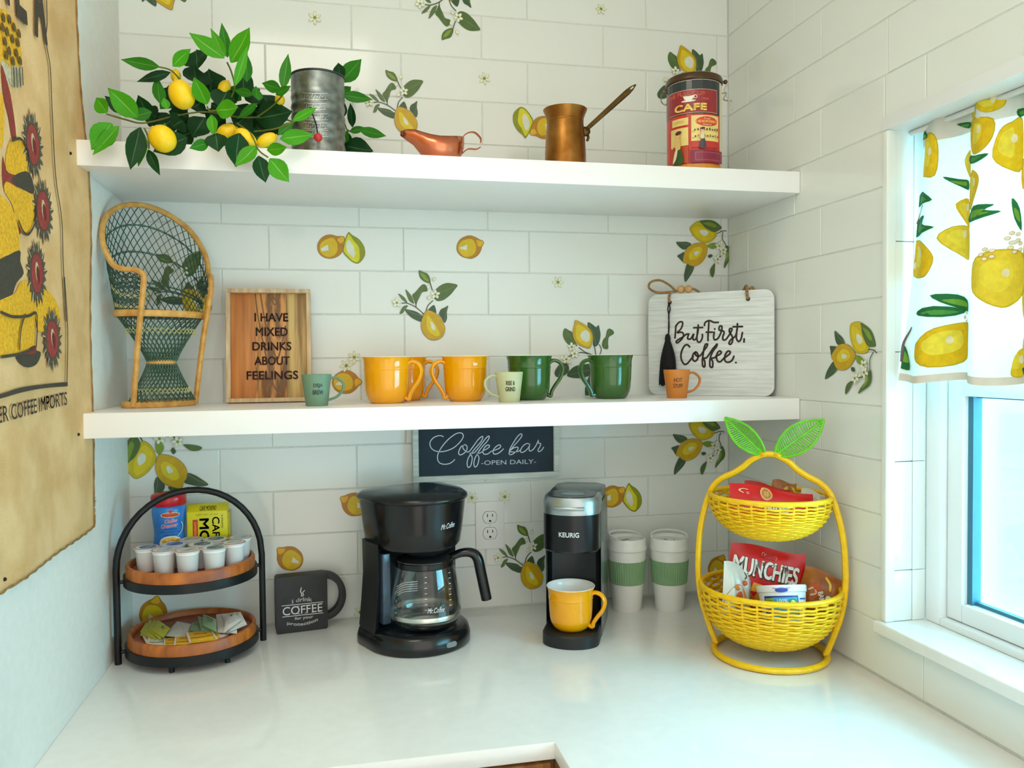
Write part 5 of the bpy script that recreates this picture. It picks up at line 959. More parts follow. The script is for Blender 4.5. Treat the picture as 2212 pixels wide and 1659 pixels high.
for i, (k, q, z) in enumerate(PACKETS):
    z = TLo - 0.002 + (z - 0.958) * 0.9; q = [Vector((p[0] / 1e3, p[1] / 1e3)) for p in q]; q = [q[3], q[2], q[1], q[0]]
    c = sum(q, Vector((0, 0))) / 4
    if (c - Vector((TX, TY))).length > 0.088: c2 = Vector((TX, TY)) + (c - Vector((TX, TY))).normalized() * 0.088; q = [p + c2 - c for p in q]; c = c2
    q = [p - c for p in q]
    r = thing('sweetener_packet' if k != 'G' else 'tea_sachet', PLAB[i], 'packet', (c.x, c.y, z), 0, 'sugar and tea packets on lower tray')
    tilt = 0.03 + 0.01 * (i % 3)
    def pos(u, v, h, q=q, tilt=tilt):
        p = (q[0] * (1 - u) + q[1] * u) * (1 - v) + (q[3] * (1 - u) + q[2] * u) * v
        return (p.x, p.y, h + p.y * tilt + 0.004)
    col, _ = PKC[k]
    def skin(u, v): e = min(u, 1 - u, v, 1 - v); return pos(u, v, 0.0022 * min(1, e * 5) + 0.0004)
    def under(u, v): return pos(u, v, -0.0002)
    mt = pmat('paper_' + k, col, 0.5, var=0.05, scale=50)
    MB().grid(skin, 10, 8).grid(under, 1, 1).build('paper', mt, r, smooth=180)
    a = Art(lambda u, v, h: tuple(Vector(skin(u, v)) + Vector((0, 0, h + 0.0006))), 0.0002)
    if k == 'Y': a.rect(0.0, 0.08, 0.02, 0.98, (236, 226, 206), 2); a.rect(0.92, 1.0, 0.02, 0.98, (236, 226, 206), 2); a.text('SWEETENER', 0.5, 0.62, 0.5, 0.14, (150, 70, 30)); a.stroke([(0.12, 0.34), (0.4, 0.3), (0.88, 0.38)], 0.04, (196, 110, 30)); a.stroke([(0.12, 0.12), (0.5, 0.1), (0.88, 0.14)], 0.05, (244, 214, 70))
    elif k == 'G': a.stroke([(0.7, 0.8), (0.55, 0.62), (0.7, 0.5), (0.8, 0.66)], 0.03, (110, 110, 40)); a.stroke([(0.1, 0.1), (0.9, 0.1)], 0.04, (226, 220, 60)); a.oval(0.62, 0.6, 0.05, 0.06, (120, 110, 40))
    elif k == 'N': a.stroke([(0.3, 0.75), (0.72, 0.7)], 0.08, (86, 122, 84)); a.stroke([(0.34, 0.55), (0.66, 0.52)], 0.06, (100, 136, 96))
    elif k == 'V': a.rect(0.3, 0.8, 0.74, 0.88, (222, 198, 90)); a.oval(0.55, 0.74, 0.06, 0.07, (96, 70, 40)); a.stroke([(0.25, 0.3), (0.7, 0.2)], 0.012, (120, 110, 100))
    elif k == 'O': a.rect(0.1, 0.98, 0.68, 0.96, (222, 130, 44)); a.stroke([(0.2, 0.4), (0.5, 0.36), (0.9, 0.42)], 0.06, (150, 160, 120)); a.text('TEA', 0.5, 0.82, 0.3, 0.14, (236, 200, 120))
    elif k == 'P': a.rect(0.12, 0.9, 0.55, 0.9, (206, 90, 96)); a.stroke([(0.15, 0.3), (0.5, 0.36), (0.9, 0.28)], 0.07, (222, 130, 110))
    else: a.stroke([(0.2, 0.3), (0.5, 0.7), (0.8, 0.4)], 0.02, (196, 190, 168))
    a.build('print', r)

# ------------------------------------------------------------------ black mug-shaped block sign
t = thing('mug_block_sign', 'black wooden mug-shaped block reading I drink COFFEE', 'sign', (0.174, -0.048, CT), rz=math.radians(8.5))
M_BLOCK = pmat('black_painted_wood', (44, 46, 48), 0.55, dark=(36, 38, 40), scale=30, bump=0.1)
BW, BH = 0.0565, 0.1265
MB().prism(rrect(-BW, BW, 0, BH, 0.006, 4), 'y', -0.019, 0.019).build('block', M_BLOCK, t, bevel=0.0012)
ho = MB(); cz = 0.072
outer = arc(BW - 0.004, cz, 0.0475, -90, 90, 18, 0.055); inner = arc(BW - 0.006, cz, 0.0355, -90, 90, 18, 0.041)
vs = [(x, y, z) for (x, z) in outer for y in (-0.012, 0.012)] + [(x, y, z) for (x, z) in inner for y in (-0.012, 0.012)]
m = len(outer); fs = []
for i in range(m - 1):
    o0, o1, o2, o3 = 2 * i, 2 * i + 1, 2 * i + 3, 2 * i + 2; k = 2 * m
    fs += [(o0, o3, o2, o1), (k + o0, k + o1, k + o2, k + o3), (o0, k + o0, k + o3, o3), (o1, o2, k + o2, k + o1)]
fs += [(0, 1, 2 * m + 1, 2 * m), (2 * m - 2, 4 * m - 2, 4 * m - 1, 2 * m - 1)]
ho.add(vs, fs).build('handle', M_BLOCK, t, bevel=0.001)
a = Art(lambda u, v, h: (u, -0.0192 - h, v)); WI = (226, 224, 226)
a.stroke([(-0.001, 0.100), (-0.003, 0.092), (-0.0005, 0.086), (-0.0015, 0.081)], 0.002, WI).stroke([(0.006, 0.093), (0.002, 0.089), (0.0035, 0.083), (0.001, 0.0805)], 0.0016, WI)
a.text('I drink', 0.0, 0.0705, 0.044, 0.0092, WI, bend=0.003, bold=0.05)
a.stroke([(-0.044, 0.0635), (0.046, 0.0625)], 0.0014, WI); a.stroke([(-0.043, 0.0385), (0.046, 0.0375)], 0.0014, WI)
a.text('COFFEE', 0.001, 0.0505, 0.087, 0.0185, WI, bold=-0.004)
for x, hh in ((-0.0065, 0), (0.0095, 0), (0.0245, 0), (0.0395, 0)):
    a.rect(x - 0.0042, x + 0.0015, 0.0412, 0.0422, WI); a.rect(x - 0.0042, x + 0.001, 0.0588, 0.0598, WI)
a.text('for your', 0.0035, 0.0312, 0.041, 0.0085, WI, bold=0.05); a.text('protection', 0.0, 0.0235, 0.068, 0.0095, WI, bend=-0.0065, bold=0.05)
a.build('lettering', t, label='white lettering I drink COFFEE for your protection')

# ------------------------------------------------------------------ drip coffee maker with its carafe
M_BP = pmat('black_plastic', (17, 19, 22), 0.2, var=0.1, scale=20)
M_BPM = pmat('matte_black_plastic', (24, 26, 28), 0.45, var=0.08, scale=20)
CMX, CMY, CMA = 0.425, -0.183, math.radians(25)
t = thing('coffee_maker', 'black drip coffee maker with round head beside the outlet', 'coffee maker', (CMX, CMY, CT), rz=CMA)
def foot(fw, yb, n=28, yf=0.0, fy=1.0): # outline: round front, squarish back
    p = [(fw * math.cos(math.radians(a_)), yf + fw * fy * math.sin(math.radians(a_))) for a_ in [180 + 180 * k / n for k in range(n + 1)]]
    r = 0.035
    return p + [(fw, yb - r)] + [(fw - r + r * math.cos(math.radians(a_)), yb - r + r * math.sin(math.radians(a_))) for a_ in (15, 30, 45, 60, 75, 90)] + [(-fw + r - r * math.sin(math.radians(a_)), yb - r + r * math.cos(math.radians(a_))) for a_ in (0, 15, 30, 45, 60, 75)] + [(-fw, yb - r)]
def loft(levels, name, mat, parent, cap=True, smooth=40):
    mb = MB(); n = len(levels[0][0]); vs = []
    for pl, z in levels: vs += [(x, y, z) for x, y in pl]
    fs = [(i * n + k, i * n + (k + 1) % n, (i + 1) * n + (k + 1) % n, (i + 1) * n + k) for i in range(len(levels) - 1) for k in range(n)]
    if cap: fs += [tuple(reversed(range(n))), tuple((len(levels) - 1) * n + k for k in range(n))]
    return mb.add(vs, fs).build(name, mat, parent, smooth=smooth)
base = loft([(foot(0.110, 0.088), 0.0), (foot(0.114, 0.09), 0.004), (foot(0.114, 0.09), 0.018), (foot(0.110, 0.088), 0.033), (foot(0.102, 0.082), 0.040), (foot(0.088, 0.07), 0.0415)], 'base', M_BP, t, smooth=60)
MB().lathe([(0.0, 0.0425), (0.076, 0.0425), (0.078, 0.0415)], 40, (0.006, -0.022, 0)).build('warming_plate', pmat('warming_plate_black', (10, 10, 12), 0.15), t)
sw = MB().prism(rrect(-0.0125, 0.0125, -0.0055, 0.0055, 0.005, 5), 'y', -0.0015, 0.002).build('switch', pmat('grey_switch', (128, 136, 134), 0.4), t, bevel=0.0005); sw.matrix_local = Matrix.Translation((0.013, -0.1135, 0.018))
# water column: hollow towards the carafe
col = [(0.104, -0.005), (0.106, 0.05), (0.1, 0.075), (0.075, 0.088), (-0.075, 0.088), (-0.1, 0.075), (-0.106, 0.05), (-0.104, -0.005), (-0.088, 0.012), (-0.072, 0.045), (-0.04, 0.062), (0.04, 0.062), (0.072, 0.045), (0.088, 0.012)]
def scl(pl, s, dy=0): return [(x * s, y + dy) for x, y in pl]
loft([(scl(col, 1.03), 0.036), (scl(col, 0.97), 0.09), (scl(col, 0.92), 0.15), (scl(col, 0.93), 0.222)], 'column', M_BPM, t)
MB().box(-0.085, -0.066, -0.002, 0.02, 0.05, 0.20).build('water_gauge', pmat('gauge_grey', (70, 84, 100), 0.15, var=0.1), t, bevel=0.003)
loft([(foot(0.088, 0.085, fy=1.04), 0.212), (foot(0.093, 0.086, fy=1.04), 0.219), (foot(0.098, 0.087, fy=1.04), 0.25), (foot(0.1045, 0.089, fy=1.04), 0.306), (foot(0.1055, 0.09, fy=1.04), 0.312)], 'head', M_BP, t, smooth=40)
loft([(foot(0.108, 0.091, fy=1.04), 0.3125), (foot(0.1105, 0.092, fy=1.04), 0.316), (foot(0.1095, 0.0915, fy=1.04), 0.321), (foot(0.100, 0.088, fy=1.04), 0.3275), (foot(0.06, 0.06, fy=1.04), 0.3335)], 'lid', M_BP, t, smooth=60)
MB().lathe([(0.0, 0.190), (0.030, 0.190), (0.046, 0.199), (0.058, 0.2118)], 32, (0.006, -0.022, 0)).build('filter_basket', M_BPM, t)
hd_fr = lambda u, v, h: ((0.100 + h) * math.sin(u / 0.1) , -(0.104 + h) * math.cos(u / 0.1), v)
a = Art(lambda u, v, h: ((0.0975 + (v - 0.25) * 0.11 + h) * math.sin(u / 0.1), -(0.0975 + (v - 0.25) * 0.11 + h) * 1.04 * math.cos(u / 0.1), v), 0.0008)
a.text('Mr.Coffee', 0.017, 0.264, 0.037, 0.0115, (236, 236, 236), skew=0.25, bold=0.01, rot=3)
a.build('logo', t, label='white Mr. Coffee script logo')
MB().tube(crv([(0.06, 0.087, 0.05), (0.09, 0.10, 0.055), (0.115, 0.095, 0.04), (0.125, 0.085, 0.02), (0.128, 0.075, 0.008), (0.118, 0.085, 0.0035), (0.10, 0.10, 0.0035)], 6), 0.0034, 8).build('power_cord', M_BPM, t)

gm = bpy.data.materials.new('carafe_glass'); gm.use_nodes = True; N = gm.node_tree.nodes; L = gm.node_tree.links
N.remove(N['Principled BSDF']); tr = N.new('ShaderNodeBsdfTransparent'); tr.inputs[0].default_value = (0.93, 0.965, 0.95, 1)
gl = N.new('ShaderNodeBsdfGlossy'); gl.inputs['Roughness'].default_value = 0.02
lw = N.new('ShaderNodeLayerWeight'); lw.inputs[0].default_value = 0.28; mr = N.new('ShaderNodeMapRange'); mr.inputs[3].default_value = 0.05; mr.inputs[4].default_value = 0.85
mx = N.new('ShaderNodeMixShader'); L.new(lw.outputs['Facing'], mr.inputs[0]); L.new(mr.outputs[0], mx.inputs[0]); L.new(tr.outputs[0], mx.inputs[1]); L.new(gl.outputs[0], mx.inputs[2]); L.new(mx.outputs[0], N['Material Output'].inputs[0])
ca = CMA; cx_, cy_ = 0.006, -0.022
cpos = (CMX + cx_ * math.cos(ca) - cy_ * math.sin(ca), CMY + cx_ * math.sin(ca) + cy_ * math.cos(ca), CT + 0.0428)
t = thing('glass_carafe', 'empty glass carafe with black handle sitting in the coffee maker', 'carafe', cpos, rz=math.radians(-6))
prof = [(0.0, 0.002), (0.058, 0.0), (0.068, 0.004), (0.0755, 0.016), (0.077, 0.03), (0.0755, 0.055), (0.0715, 0.085), (0.066, 0.115), (0.062, 0.128), (0.0615, 0.136), (0.063, 0.142)]
mb = MB().lathe(prof, 56)
out_v = []
for (x, y, z) in mb.v:  # pull a pouring lip out on the left
    if z > 0.118:
        an = math.atan2(y, -x); f = math.exp(-(an / 0.3) ** 2) * (z - 0.118) / 0.024; r = math.hypot(x, y); x -= 0.018 * f; z += 0.006 * f
    out_v.append((x, y, z))
mb.v = out_v; mb.build('glass', gm, t, smooth=180)
M_STEEL = pmat('steel_band', (206, 208, 200), 0.25, 0.9)
MB().lathe([(0.0762, 0.020), (0.0778, 0.022), (0.0778, 0.029), (0.0766, 0.031)], 56).build('band', M_STEEL, t)
MB().lathe([(0.0622, 0.126), (0.0640, 0.128), (0.0640, 0.138), (0.0622, 0.140)], 48).build('collar', M_BP, t)
MB().lathe([(0.0, 0.147), (0.03, 0.1475), (0.052, 0.1445), (0.058, 0.140), (0.055, 0.128), (0.05, 0.122)], 44).build('lid', M_BPM, t)
hp = crv([(0.058, 0, 0.140), (0.078, 0, 0.148), (0.100, 0, 0.148), (0.114, 0, 0.136), (0.121, 0, 0.105), (0.128, 0, 0.07), (0.133, 0, 0.045)], 5)
MB().tube(hp, [0.0095 + 0.0042 * min(1, k / 14) for k in range(len(hp))], 12, flat=(0.85, 1.05)).build('handle', M_BP, t, smooth=60)
cz_ = lambda v: 0.0768 - 0.0000 if v < 0.05 else 0.0768 - (v - 0.05) * 0.135
a = Art(cyl_frame(0.075, math.atan2(CAMP.y - cpos[1], CAMP.x - cpos[0]) + math.radians(6), Rz=cz_), 0.0008)
a.text('Mr.Coffee', 0.024, 0.048, 0.036, 0.0105, (236, 238, 236), skew=0.25, bold=0.01)
for k in range(7): a.stroke([(0.055, 0.052 + k * 0.011), (0.060, 0.052 + k * 0.011)], 0.0012, (226, 228, 226)); a.stroke([(0.0, 0.05 + k * 0.011), (0.004, 0.05 + k * 0.011)], 0.001, (226, 228, 226))
for k in range(5): a.stroke([(-0.066, 0.074 + k * 0.0045), (-0.045, 0.085 + k * 0.0045), (-0.015, 0.090 + k * 0.0045)], 0.0009, (200, 206, 202))
a.build('markings', t, label='white printed cup marks and script logo')

# ------------------------------------------------------------------ pod brewer with a yellow mug
KX, KY = 0.781, -0.194
t = thing('pod_brewer', 'slim black and silver single-serve pod coffee brewer', 'coffee maker', (KX, KY, CT), rz=math.radians(-24))
M_SILV = pmat('brushed_silver', (172, 182, 184), 0.3, 0.85, var=0.04, scale=40, stretch=(1, 1, 30))
M_KGRY = pmat('grey_side_plastic', (92, 102, 98), 0.25, var=0.05)
M_FACE = pmat('brushed_black', (20, 23, 26), 0.24, 0.3, var=0.1, scale=30, stretch=(1, 1, 20))
w = 0.0605
def kout(ww, yf, yb, bul): return [(ww * math.sin(math.radians(a_)) , yf - bul * math.cos(math.radians(a_ * 1.0))) for a_ in range(-90, 91, 10)] + [(ww, yb - 0.02), (ww - 0.02, yb), (-ww + 0.02, yb), (-ww, yb - 0.02)]
loft([(kout(w, -0.095, 0.02, 0.045), 0.0), (kout(w, -0.095, 0.02, 0.045), 0.024), (kout(w - 0.003, -0.094, 0.02, 0.043), 0.027)], 'drip_tray', M_BPM, t)
MB().prism([(w, -0.02), (w, 0.11), (w - 0.025, 0.135), (-w + 0.025, 0.135), (-w, 0.11), (-w, -0.02), (-w + 0.012, -0.035), (-0.02, -0.02), (0.02, -0.02), (w - 0.012, -0.035)], 'z', 0.0271, 0.2).build('back_column', M_BPM, t, bevel=0.002)
for s in (-1, 1): MB().prism([(s * (w + 0.0002), -0.045), (s * (w + 0.0015), -0.04), (s * (w + 0.0015), 0.105), (s * (w + 0.0002), 0.108)], 'z', 0.0, 0.292).build('side_panel', M_KGRY, t, bevel=0.0005)
loft([(kout(w - 0.003, -0.07, 0.0, 0.04), 0.196), (kout(w, -0.072, 0.0, 0.043), 0.2), (kout(w, -0.072, 0.0, 0.043), 0.2775)], 'head', M_FACE, t)
loft([(kout(w + 0.001, -0.073, 0.0, 0.044), 0.2776), (kout(w + 0.001, -0.073, 0.0, 0.044), 0.305), (kout(w - 0.004, -0.070, 0.0, 0.043), 0.3135)], 'silver_band', M_SILV, t)
loft([(kout(w - 0.009, -0.068, -0.004, 0.037), 0.3137), (kout(w - 0.010, -0.068, -0.004, 0.036), 0.3152)], 'lid_panel', pmat('dark_lid_panel', (46, 58, 62), 0.25), t)
MB().lathe([(0.0, 0.3175), (0.026, 0.317), (0.0285, 0.3153)], 32, (0.0, -0.06, 0), 1.0, 0.62).build('brew_button', pmat('button_grey', (120, 134, 138), 0.35), t)
br_ = MB().tube([(0.034 * math.sin(math.radians(a_)) * 1.0, -0.1165 - 0.0 + 0.012 * (1 - math.cos(math.radians(a_ * 0.9))), 0.292) for a_ in range(-70, 71, 10)], 0.0042, 10).build('handle_bar', M_SILV, t)
MB().prism([(w - 0.002, 0.001), (w - 0.002, 0.11), (w - 0.025, 0.134), (-w + 0.025, 0.134), (-w + 0.002, 0.11), (-w + 0.002, 0.001)], 'z', 0.2002, 0.312).build('water_tank', pmat('tank_grey', (84, 98, 98), 0.2, var=0.05), t, bevel=0.004)
a = Art(lambda u, v, h: ((w + h) * math.sin(u / 0.075), -0.072 - (0.0432 + h) * math.cos(u / 0.075), v), 0.0004)
a.text('KEURIG', 0.0, 0.2365, 0.0545, 0.0105, (232, 234, 236), bold=0.03); a.build('logo', t, label='white KEURIG lettering')
mug('coffee_mug', 'yellow mug with white inside on the pod brewer tray', (0.748, -0.264, CT + 0.0272), -0.62, M_YEL, 0.092, 0.0525)

# ------------------------------------------------------------------ travel cups
M_CUPW = pmat('cup_white', (232, 234, 228), 0.35, var=0.02)
M_SLV = pmat('sage_silicone', (128, 166, 122), 0.6, var=0.04)
def travel_cup(label, loc, rz):
    t = thing('travel_cup', label, 'travel cup', loc, rz, 'white travel cups by the corner')
    MB().lathe([(0.0, 0.0), (0.0325, 0.0), (0.034, 0.002), (0.0425, 0.09), (0.0455, 0.142), (0.0455, 0.146), (0.0, 0.146)], 48).build('body', M_CUPW, t)
    n = 96; lv = [(0.0402, 0.066), (0.0418, 0.0675), (0.0456, 0.121), (0.0442, 0.1225)]
    mb = MB(); vs = []
    for i in range(n):
        for k, (r, z) in enumerate(lv):
            rr_ = r + (0.0009 * (i % 2) if k in (1, 2) else 0); an = 2 * PI * i / n; vs.append((rr_ * math.cos(an), rr_ * math.sin(an), z))
    mb.add(vs, [(i * 4 + k, ((i + 1) % n) * 4 + k, ((i + 1) % n) * 4 + k + 1, i * 4 + k + 1) for i in range(n) for k in range(3)]).build('ribbed_sleeve', M_SLV, t, smooth=20)
    MB().lathe([(0.0465, 0.1465), (0.0475, 0.149), (0.0475, 0.152), (0.046, 0.154), (0.0455, 0.166), (0.0445, 0.174), (0.043, 0.1755), (0.041, 0.174), (0.0395, 0.168), (0.0, 0.167)], 48).build('lid', M_CUPW, t, smooth=40)
    rim = [(0.0432 * math.cos(math.radians(a_)), 0.0432 * math.sin(math.radians(a_)), 0.1755 + 0.0085 * math.cos(math.radians((a_ - 90) * 0.75))) for a_ in range(-10, 191, 10)]
    MB().tube(rim, 0.0024, 8).build('raised_lip', M_CUPW, t)
    MB().box(-0.008, 0.008, -0.038, -0.016, 0.1675, 0.1745).build('slider', M_CUPW, t, bevel=0.002)
    MB().box(-0.012, 0.014, 0.004, 0.010, 0.1672, 0.1676).build('vent', pmat('vent_grey', (110, 116, 112), 0.6), t)
    return t
travel_cup('white travel cup with green sleeve nearest the pod brewer', (0.943, -0.085, CT), 0.5)
travel_cup('white travel cup with green sleeve nearest the yellow basket', (1.043, -0.108, CT), -0.3)
# ------------------------------------------------------------------ two-tier lemon-shaped wicker basket
M_YW = pmat('yellow_wicker', (254, 204, 10), 0.4, var=0.06, scale=80)
M_GW = pmat('lime_wicker', (112, 206, 40), 0.4, var=0.08, scale=80)
BX, BY, BA = 1.1185, -0.4415, math.atan2(-0.557, 0.83)
t = thing('lemon_basket', 'yellow two-tier lemon-shaped wicker basket with green leaves on top', 'basket', (BX, BY, CT), rz=BA)
def wrapped(path, r, name, mat, closed=False, pitch=0.0022):
    P = [Vector(p) for p in path]; d = [0]
    for a_, b_ in zip(P, P[1:] + ([P[0]] if closed else [])): d.append(d[-1] + (b_ - a_).length)
    n = int(d[-1] / pitch); n -= n % 2; Q = []; j = 0; PP = P + ([P[0]] if closed else [])
    for k in range(n if closed else n + 1):
        s = d[-1] * k / n
        while j < len(d) - 2 and d[j + 1] < s: j += 1
        Q.append(PP[j].lerp(PP[j + 1], (s - d[j]) / max(1e-9, d[j + 1] - d[j])))
    return MB().tube(Q, [r * (1.0 if k % 2 else 0.9) for k in range(len(Q))], 8, closed=closed).build(name, mat, t)
side = [(0.107, 0.010), (0.122, 0.05), (0.137, 0.10), (0.143, 0.145), (0.1435, 0.19), (0.139, 0.25), (0.128, 0.30), (0.114, 0.337), (0.095, 0.357), (0.072, 0.369), (0.054, 0.381), (0.036, 0.397), (0.016, 0.408)]
wrapped(crv([(-x, 0, z) for x, z in side] + [(0, 0, 0.411)] + [(x, 0, z) for x, z in reversed(side)], 8), 0.0066, 'handle_frame', M_YW)
wrapped([(0.111 * math.cos(2 * PI * k / 60), 0.111 * math.sin(2 * PI * k / 60), 0.0068) for k in range(60)], 0.0066, 'base_ring', M_YW, True)
def bowl(R, Ry, ztop, zbot, rows, ribs):
    mb = MB(); n = ribs * 8; H_ = ztop - zbot
    def prof(q): # q 0 rim .. 1 bottom centre
        an = q * PI / 2 * 0.97
        return (math.cos(an) ** 0.82, zbot + H_ * (1 - math.sin(an) ** 0.92))
    for r in range(rows):
        q = 0.02 + 0.86 * (r / (rows - 1)) ** 0.95; f, z = prof(q)
        P = []
        for i in range(n):
            a_ = 2 * PI * i / n; wv = 0.0026 * math.sin(ribs / 2 * a_ * 2 / 2 + (PI if r % 2 else 0)); rr_ = 1 + wv / R
            P.append((R * f * rr_ * math.cos(a_), Ry * f * rr_ * math.sin(a_), z + 0.0006 * math.sin(ribs * a_)))
        mb.tube(P, 0.0027, 5, closed=True)
    o = mb.build('woven_bowl', M_YW, t, smooth=180)
    rb = MB()
    for i in range(ribs):
        a_ = 2 * PI * i / ribs; rb.tube([(R * prof(k / 12)[0] * math.cos(a_), Ry * prof(k / 12)[0] * math.sin(a_), prof(k / 12)[1]) for k in range(12)], 0.0022, 5)
    f = prof(0.86)[0]; rb.lathe([(0.0, 0.0), (R * f, 0.0), (R * f, 0.003), (0.0, 0.003)], 30, (0, 0, prof(0.88)[1] - 0.001), 1.0, Ry / R)
    rb.build('bowl_ribs', M_YW, t)
    wrapped([(R * math.cos(2 * PI * k / 72), Ry * math.sin(2 * PI * k / 72), ztop) for k in range(72)], 0.0054, 'bowl_rim', M_YW, True, 0.0026)
bowl(0.137, 0.127, 0.140, 0.020, 27, 30)
bowl(0.118, 0.110, 0.327, 0.240, 21, 28)
def wleaf(b, tip, wid, sgn):
    B = Vector((b[0], 0, b[1])); T = Vector((tip[0], 0, tip[1])); ax = T - B; ln = ax.length; ax.normalize(); sd = Vector((ax.z, 0, -ax.x))
    pr_ = [(0, 0.0), (0.1, 0.42), (0.25, 0.78), (0.42, 0.98), (0.58, 0.98), (0.74, 0.76), (0.88, 0.42), (1.0, 0.0)]
    def P(x, s): 
        w_ = 0
        for (x0, w0), (x1, w1) in zip(pr_, pr_[1:]):
            if x0 <= x <= x1: w_ = w0 + (w1 - w0) * (x - x0) / (x1 - x0)
        return B + ax * ln * x + sd * (s * w_ * wid) + Vector((0, -0.012 * abs(s) * w_ + 0.006 * x, 0))
    edge = [tuple(P(k / 16, 1)) for k in range(17)] + [tuple(P(k / 16, -1)) for k in range(15, 0, -1)]
    o = MB().tube(crv(edge, 3, True), 0.0026, 6, closed=True).build('leaf', M_GW, t)
    MB().tube([tuple(P(k / 10, 0)) for k in range(11)], 0.0024, 6).build('midrib', M_GW, o)
    m2 = MB()
    for k in range(2, 25):
        x = k / 25
        for s in (-1, 1): m2.tube([tuple(P(max(0, x - 0.03), 0)), tuple(P(x, 0.5 * s)), tuple(P(min(1, x + 0.03), 0.97 * s))], 0.0014, 5)
    m2.build('leaf_weave', M_GW, o)
wleaf((-0.008, 0.408), (-0.088, 0.483), 0.0215, 1)
wleaf((0.010, 0.408), (0.103, 0.482), 0.0275, 1)
for s in (-0.012, 0.014): MB().tube([(s * 1.0 + 0.0075 * math.cos(k * 0.7), 0.0078 * math.sin(k * 0.7), 0.405 + 0.0003 * k) for k in range(26)], 0.0012, 5).build('binding', M_YW, t)

# ------------------------------------------------------------------ snacks in the basket
def bag(name, label, loc, rz, lean, w_, h_, mat, art, bulge=0.014, group='snacks in the lemon basket', cat='snack bag', roll=0.0):
    r = thing(name, label, cat, loc, rz, group); r.rotation_euler = (lean, roll, rz)
    def sk(u, v, side=1):
        e = min(1, 4.2 * min(u, 1 - u)) * min(1, 3.6 * min(max(0, v - 0.04), max(0, 0.96 - v)) / 0.92)
        wr = 0.0012 * math.sin(u * 21 + v * 7) * e
        return ((u - 0.5) * w_ * (1 - 0.05 * e), -side * (bulge * e ** 0.7 + wr + 0.0004), v * h_ + 0.003 * math.sin(u * 6) * (v > 0.9))
    MB().grid(lambda u, v: sk(u, v, 1), 22, 18).grid(lambda u, v: sk(u, v, -1), 22, 18).build('pouch', mat, r, smooth=180, merge=False)
    if art:
        a = Art(lambda u, v, h: tuple(Vector(sk(u, v)) + Vector((0, -h - 0.0004, 0))), 0.0003, 0.00015, res=None); art(a); a.build('print', r, print_mat('bag_print', 0.28, var=0.06))
    return r
M_RED = pmat('red_foil', (212, 22, 26), 0.28, var=0.08, scale=20, bump=0.3, bscale=26)
def art_munch(a):
    a.poly([(0.30, 0.34), (0.80, 0.27), (0.76, 0.40), (0.33, 0.47)], (224, 150, 40)); a.text('CHEESE FIX', 0.54, 0.37, 0.40, 0.065, (60, 30, 20), rot=-6, bold=0.02)
    for k in range(9): a.oval(0.2 + k * 0.075, 0.2 + 0.06 * (k % 2), 0.055, 0.07, (232, 140, 50) if k % 2 else (214, 110, 34), 10)
    a.text('MUNCHIES', 0.49, 0.665, 0.90, 0.29, (60, 10, 12), bold=0.05, rot=-4); a.text('MUNCHIES', 0.485, 0.675, 0.89, 0.265, (232, 230, 222), bold=0.03, rot=-4)
    a.poly([(0.41, 0.93), (0.60, 0.90), (0.60, 0.83), (0.41, 0.86)], (190, 20, 30)); a.stroke([(0.42, 0.92), (0.59, 0.895), (0.59, 0.84), (0.42, 0.865), (0.42, 0.92)], 0.006, (230, 170, 140)); a.text('Variety', 0.505, 0.878, 0.14, 0.045, (240, 220, 200), rot=-6, skew=0.2)
bag('snack_bag', 'red MUNCHIES snack bag standing in the lower basket', (1.108, -0.425, CT + 0.078), math.radians(-20), -0.12, 0.152, 0.136, M_RED, art_munch, 0.013, roll=math.radians(8))
M_ORG = pmat('brown_orange_foil', (178, 108, 34), 0.28, dark=(140, 74, 24), scale=20, bump=0.3, bscale=26)
def art_crisp(a):
    a.poly([(0.1, 0.45), (0.3, 0.75), (0.5, 0.6), (0.32, 0.35)], (196, 88, 36), True); a.poly([(0.35, 0.65), (0.62, 0.52), (0.72, 0.2), (0.55, 0.25)], (44, 40, 42)); a.text('BAKED', 0.56, 0.43, 0.36, 0.12, (236, 234, 226), rot=-58, bold=0.03)
    a.stroke([(0.2, 0.55), (0.3, 0.62), (0.38, 0.52), (0.28, 0.45)], 0.04, (232, 190, 150)); a.oval(0.68, 0.5, 0.07, 0.06, (214, 222, 190)); a.stroke([(0.5, 0.9), (0.62, 0.8), (0.66, 0.68)], 0.05, (226, 186, 50)); a.poly([(0.82, 0.55), (0.95, 0.4), (0.97, 0.25), (0.85, 0.2)], (224, 226, 222), True)
bag('snack_bag', 'brown and orange chip bag leaning at right side of lower basket', (1.199, -0.474, CT + 0.080), math.radians(-38), -0.2, 0.088, 0.092, M_ORG, art_crisp, 0.013, roll=math.radians(16))
M_CLR = pmat('white_film', (214, 212, 200), 0.25, var=0.08, scale=20, bump=0.3, bscale=30)
def art_left(a):
    a.poly([(0.05, 0.05), (0.6, 0.05), (0.72, 0.4), (0.4, 0.62), (0.08, 0.4)], (214, 130, 60), True); a.poly([(0.3, 0.2), (0.55, 0.2), (0.5, 0.48), (0.32, 0.4)], (196, 80, 36), True); a.oval(0.62, 0.66, 0.09, 0.05, (206, 90, 50))
    a.stroke([(0.66, 0.86), (0.7, 0.8), (0.64, 0.74)], 0.03, (70, 80, 60)); a.poly([(0.62, 0.05), (0.95, 0.05), (0.9, 0.3), (0.66, 0.26)], (206, 190, 120), True)
    for k in range(8): a.stroke([(0.82, 0.35 + k * 0.06), (0.95, 0.34 + k * 0.06)], 0.012, (120, 124, 120))
bag('snack_bag', 'white and orange snack packet at left side of lower basket', (1.038, -0.452, CT + 0.083), math.radians(12), -0.3, 0.075, 0.108, M_CLR, art_left, 0.012, roll=math.radians(18))
